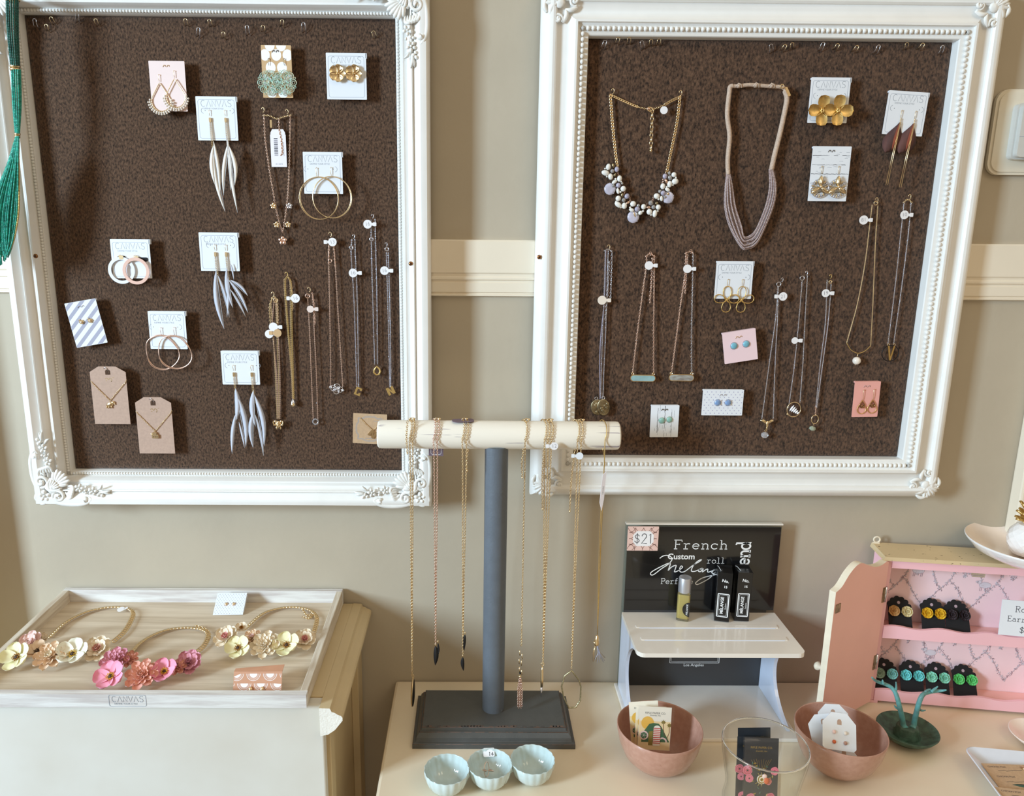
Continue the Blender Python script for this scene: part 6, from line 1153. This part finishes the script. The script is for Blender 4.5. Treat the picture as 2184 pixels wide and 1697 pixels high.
# ================================================================ pink jewellery cabinet
mat('pink_paint', (250, 196, 204), .5, var=.03, scale=12); mat('pink_inner', (248, 196, 188), .5, var=.03, scale=12); mat('cream_edge', (238, 224, 200), .5, var=.04, spot=((120, 90, 60), 60, .72, (1, 1, 1)))
mat('roof_cream', (214, 190, 150), .55, var=.04, scale=20, spot=((90, 70, 50), 260, .68, (.5, 1, 1))); mat('toile_pink', (250, 218, 222), .6, var=.02, scale=20); mat('toile_line', (186, 162, 172), .7, var=.1); mat('toile_pale', (222, 214, 222), .7, var=.05)
CX, CY, CZ = .5695, -.0515, .7555; A0 = -8.0; Wd, Dp, Hh = .262, .040, .2155
T = TT(CX, CY, CZ, A0, 1.); t = thing('jewellery_cabinet', 'open pink two-shelf cabinet lined with toile paper, one door swung out to the left', 'cabinet', T([[Wd/2, Dp/2, -.005]])[0])
CT = T
for a_ in (0, Wd-.008): mb = MB(); box(mb, 'pink_paint', (a_, 0, 0), (a_+.008, Dp, Hh), T); mb.build('side_wall', t)
mb = MB(); box(mb, 'toile_pink', (.0082, Dp-.004, .002), (Wd-.0082, Dp, Hh-.002), T); B4 = Tr(T(np.array([[0, Dp-.0042, 0]]))[0], np.array([T.B[0], T.B[2], np.cross(T.B[0], T.B[2])])*.001)
rr = random.Random(11)
def twig(P, wd):
    ribbon(mb, 'toile_line', [(p[0]+rr.uniform(-.5, .5), p[1]+rr.uniform(-.5, .5)) for p in spline([(a, b, 0) for a, b in P], 5)], wd, .05, B4)
    for (a, b) in [(p[0], p[1]) for p in spline([(a, b, 0) for a, b in P], 3)]:
        for k_ in range(4): q = rr.uniform(0, 6.3); l = rr.uniform(1.5, 3.6); blade(mb, rr.choice(['toile_line', 'toile_pale', 'toile_pale']), (a+rr.uniform(-3, 3), b+rr.uniform(-4, 4)), (a+l*math.cos(q), b+l*math.sin(q)), 1.3, 0, .04, B4, 4, .02)
for zb in (6, 112):
    for xb in range(10, 260, 62):
        twig([(xb, zb+20), (xb+9, zb+34), (xb+20, zb+48), (xb+31, zb+62), (xb+38, zb+78), (xb+44, zb+90)], .7); twig([(xb+31, zb+62), (xb+42, zb+50), (xb+50, zb+36), (xb+60, zb+22)], .7); twig([(xb+20, zb+48), (xb+12, zb+60), (xb+8, zb+74)], .6); twig([(xb+50, zb+70), (xb+54, zb+78), (xb+52, zb+88)], .5); twig([(xb+50, zb+70), (xb+46, zb+80)], .5)
for (u, v) in ((60, 186), (92, 60), (150, 170)):         # small grazing animals of the toile print
    for a, b, rx, ry in ((0, 0, 8, 4.6), (-8, 4, 3, 2.6), (-11, 4.6, 2, 1.3)): flatpoly(mb, 'toile_pale', circ(u+a, v+b, rx, ry, 16), .06, B4); ribbon(mb, 'toile_line', circ(u+a, v+b, rx, ry, 16), .35, .07, B4, True)
    for a in (-6, -4, 4, 6): ribbon(mb, 'toile_line', [(u+a, v-3), (u+a-.5, v-9)], .8, .07, B4)
mb.build('toile_back', t)
def wavy(z0, z1, amp, y0, y1, name, m='pink_paint'):
    mb = MB(); n = 44; top = [(.0082+(Wd-.0164)*i/n, z1+amp*math.sin(i*2*PI/11)-amp*.6*(i/n)) for i in range(n+1)]; P = [(.0082, z0)]+[(Wd-.0082, z0)]+top[::-1]
    V = [(x, y0, z) for x, z in P]+[(x, y1, z) for x, z in P]; k = len(P)
    mb.add(V, [tuple(range(k)), tuple(range(k, 2*k))[::-1]]+[(i, k+i, k+(i+1) % k, (i+1) % k) for i in range(k)], m, T, False); return mb.build(name, t)
mb = MB(); box(mb, 'pink_inner', (.0082, .003, .0005), (Wd-.0082, Dp-.0045, .0075), T); mb.build('shelf', t)
mb = MB(); box(mb, 'pink_inner', (.0082, .003, .1005), (Wd-.0082, Dp-.0045, .1065), T); mb.build('shelf', t)
wavy(-.0005, .0165, .0016, -.0015, .0028, 'lower_rail'); wavy(.098, .1155, .0018, -.0015, .0028, 'middle_rail')
mb = MB(); box(mb, 'pink_paint', (.0082, -.0012, Hh-.012), (Wd-.0082, .004, Hh), T); mb.build('top_rail', t)
mb = MB(); V = [(-.006, -.006, Hh+.0002), (Wd+.006, -.006, Hh+.0002), (Wd+.006, Dp+.003, Hh+.0002), (-.006, Dp+.003, Hh+.0002), (-.002, -.002, Hh+.004), (Wd, -.002, Hh+.004), (Wd+.004, Dp+.003, Hh+.0065), (-.004, Dp+.003, Hh+.0065)]
mb.add(V, [(0, 3, 2, 1), (4, 5, 6, 7), (0, 1, 5, 4), (1, 2, 6, 5), (2, 3, 7, 6), (3, 0, 4, 7)], 'roof_cream', T, False); mb.build('roof', t)
for x in (.002, Wd-.014): mb = MB(); box(mb, 'pink_paint', (x, 0, -.0052), (x+.012, .012, -.0006), T); mb.build('foot', t)
mb = MB(); R4 = Tr(T(np.array([[.001, Dp, Hh+.010]]))[0], np.array([T.B[0], T.B[2], np.cross(T.B[0], T.B[2])])*.001); tube(mb, 'cream_edge', circ(0, 2, 4.2, n=18), 1.3, 6, True, R4); box(mb, 'cream_edge', (-5, -9, -1), (4, -2, 1), R4); mb.build('hanging_ring', t)
mb = MB(); C4 = Tr(T(np.array([[.121, .003, Hh-.013]]))[0], T.B*.001); box(mb, 'silver', (-9, 0, -4), (9, 7, 0), C4); box(mb, 'silver', (-8, -1, -6), (8, 2, -4), C4); mb.build('magnet_catch', t)
# door, swung out
DL = .118; dT = TT(CX-.0015, CY-.002, CZ, 180+31.5, 1.)     # local x runs from the hinge outwards, +y is the face seen (inner side)
mb = MB(); top = [(0, Hh-.002), (.006, Hh+.0005), (.018, Hh-.002), (.034, Hh-.0005), (.052, Hh+.0065), (.066, Hh+.0125), (.078, Hh+.0115), (.092, Hh+.003), (.106, Hh-.011), (DL, Hh-.016)]; P = [(0, 0), (DL, 0)]+[(p[0], p[1]) for p in spline([(a, b, 0) for a, b in top[::-1]], 4)]; k = len(P)
V = [(x, -.0045, z) for x, z in P]+[(x, .0045, z) for x, z in P]
mb.add(V, [tuple(range(k)), tuple(range(k, 2*k))[::-1]], 'pink_inner', dT, False); mb.add(V, [(i, k+i, k+(i+1) % k, (i+1) % k) for i in range(k)], 'cream_edge', dT, False); D = mb.build('door', t)
mb = MB(); lathe(mb, 'cream_edge', [(.1, 0), (3, 0), (2.6, 6), (5.5, 9), (6, 12), (4, 14.5), (.1, 15)], 20, Tr(dT(np.array([[DL-.012, -.0046, .080]]))[0], np.array([dT.B[2], dT.B[0], -dT.B[1]])*.001)); mb.build('door_knob', D)
mb = MB(); box(mb, 'antique', (DL-.013, .0046, Hh-.046), (DL-.003, .0056, Hh-.034), dT); mb.build('striker_plate', D)
for z in (.155, .052):
    mb = MB(); tube(mb, 'silver', [(0, 0, z), (0, 0, z+.022)], .0022, 8, T=Tr(dT(np.array([[-.001, .0045, 0]]))[0], dT.B)); box(mb, 'antique', (.0, .0045, z), (.006, .0055, z+.022), dT); mb.build('hinge', t)
# rose earring cards
mat('felt_black', (26, 25, 27), .9, var=.1, scale=400)
RC = dict(tan=(226, 184, 122), cream=(240, 226, 178), yellow=(240, 196, 52), dark=(66, 54, 58), sage=(170, 196, 176), aqua=(150, 212, 206), aqua2=(132, 224, 224), mint2=(162, 230, 206), green=(122, 226, 138))
for k_, c in RC.items(): mat('rose_'+k_+'_resin', c, .45, var=.05, scale=200, coat=.1)
def rose(e, m, u, v, r, T):
    for k2, (n, l, tp) in enumerate(((7, 1.0, 12), (5, .74, 32), (4, .5, 52), (3, .3, 68))):
        for i in range(n): petal(e, m, r*l, r*l*1.0, T.sub(u, v, 1+k2*.7, rot=i*360/n+k2*31, tilt=tp), .4, .12, 5, 6, 1)
def rose_card(x, z, label, m1, m2, rot=-14, grp='black scalloped rose stud cards in the pink cabinet'):
    o = CT(np.array([[x, .012, z]]))[0]; T = Tr(o, np.array([CT.B[0], CT.B[2], np.cross(CT.B[0], CT.B[2])])*.00116).sub(tilt=-26, rot=0); t = thing('rose_stud_card', label, 'earring card', o, grp)
    P = [(-13, 0), (14, 0), (13, 24)]; 
    for c_ in ((11.2, 27), (8, 32), (3.5, 35), (-2, 36), (-7, 33.5), (-11, 29)): P += circ(c_[0], c_[1], 3.0, n=5, a0=-10+(math.degrees(math.atan2(c_[1]-26, c_[0]))-60), a1=50+(math.degrees(math.atan2(c_[1]-26, c_[0]))))
    P += [(-13, 24)]
    mb = MB(); prism(mb, 'felt_black', P, 0, 1, T); flatpoly(mb, 'toile_line', circ(-.5, 31, 1.8, n=10), 1.06, T); mb.build('card', t)
    for u, m in ((-7.2, m1), (7.6, m2)): e = MB(); rose(e, 'rose_'+m+'_resin', u, 21, 7.2, T); e.build('earring', t)
rose_card(.036, .1067, 'upper shelf black card with one tan and one cream rose stud', 'tan', 'cream')
rose_card(.080, .1067, 'upper shelf black card with yellow rose studs', 'yellow', 'yellow')
rose_card(.112, .1067, 'upper shelf black card with dark brown rose studs', 'dark', 'dark')
rose_card(.028, .0077, 'lower shelf black card with sage and pale aqua rose studs, partly hidden at the left', 'sage', 'aqua')
rose_card(.064, .0077, 'lower shelf black card with bright aqua rose studs', 'aqua2', 'aqua2')
rose_card(.0985, .0077, 'lower shelf black card with pale mint rose studs', 'mint2', 'mint2')
rose_card(.135, .0077, 'lower shelf black card with vivid green rose studs', 'green', 'green')
o = CT(np.array([[.1835, -.0035, .1165]]))[0]; T = Tr(o, np.array([CT.B[0], CT.B[2], np.cross(CT.B[0], CT.B[2])])*.001).sub(tilt=-6, rot=-1); t = thing('sign', 'white card sign reading Rose Earrings in the pink cabinet', 'sign', o)
mb = MB(); prism(mb, 'card_white', [(-29, 0), (33, 0), (33, 50), (-29, 50)], 0, .8, T); slab_text(mb, 'print_dark', 'Rose', 8, 2, 38, .9, T, .09, wide=1.2, sp=.14); slab_text(mb, 'print_dark', 'Earrings', 7.4, 3, 24, .9, T, .09, wide=1.15, sp=.12); slab_text(mb, 'print_dark', '$', 9, 0, 9, .9, T, .09, wide=1.2); mb.build('card', t)
# pedestal dish with pineapple on the roof of the pink cabinet
x, y, z = .752, -.068, CZ+Hh+.0072; t = thing('trinket_dish', 'shallow blush dish with white outside resting on top of the pink cabinet', 'dish', (x, y, z)); mb = MB()
lathe(mb, 'ceramic_blush', [(.1, 5), (40, 6), (62, 14), (73, 24.5), (75, 26)], 64, TT(x, y, z)); lathe(mb, 'ceramic_white', [(75, 26), (76, 25.5), (75, 23), (66, 12), (50, 3.5), (34, 0), (.1, 0)], 64, TT(x, y, z)); mb.build('dish_body', t)
t = thing('pineapple_ornament', 'white faceted ceramic pineapple with a gold crown standing in the dish', 'ornament', (x-.004, y+.002, z+.006)); T = TT(x-.004, y+.002, z+.006)
mb = MB(); n, k = 14, 9; V = [(0, 0, 0)]; Fc = []
for i in range(k):
    q = (i+.5)/k; r = 24*math.sin(PI*(.12+.8*q))**.6; V += [(r*math.cos(2*PI*(j+.5*(i % 2))/n)*(1+.03*((i+j) % 2)), r*math.sin(2*PI*(j+.5*(i % 2))/n)*(1+.03*((i+j) % 2)), 47*q) for j in range(n)]
V.append((0, 0, 47))
for i in range(k-1):
    for j in range(n): a, b = 1+i*n+j, 1+i*n+(j+1) % n; c, d = a+n, b+n; Fc += [(a, b, d), (a, d, c)] if i % 2 else [(a, b, c), (b, d, c)]
Fc += [(0, 1+(j+1) % n, 1+j) for j in range(n)]+[(len(V)-1, 1+(k-1)*n+j, 1+(k-1)*n+(j+1) % n) for j in range(n)]
mb.add(V, Fc, 'ceramic_white', T, False); mb.build('fruit', t)
mb = MB()
for k2, (n, l, tp) in enumerate(((9, 19, 22), (8, 22, 42), (7, 27, 60), (5, 33, 76), (3, 38, 86))):
    for i in range(n): petal(mb, 'gold_satin', l, 9, T.sub(0, 0, 45+k2*3, rot=i*360/n+k2*20, tilt=tp), .5, -.1, 5, 4, 0)
mb.build('leaf_crown', t, solid=.0008)
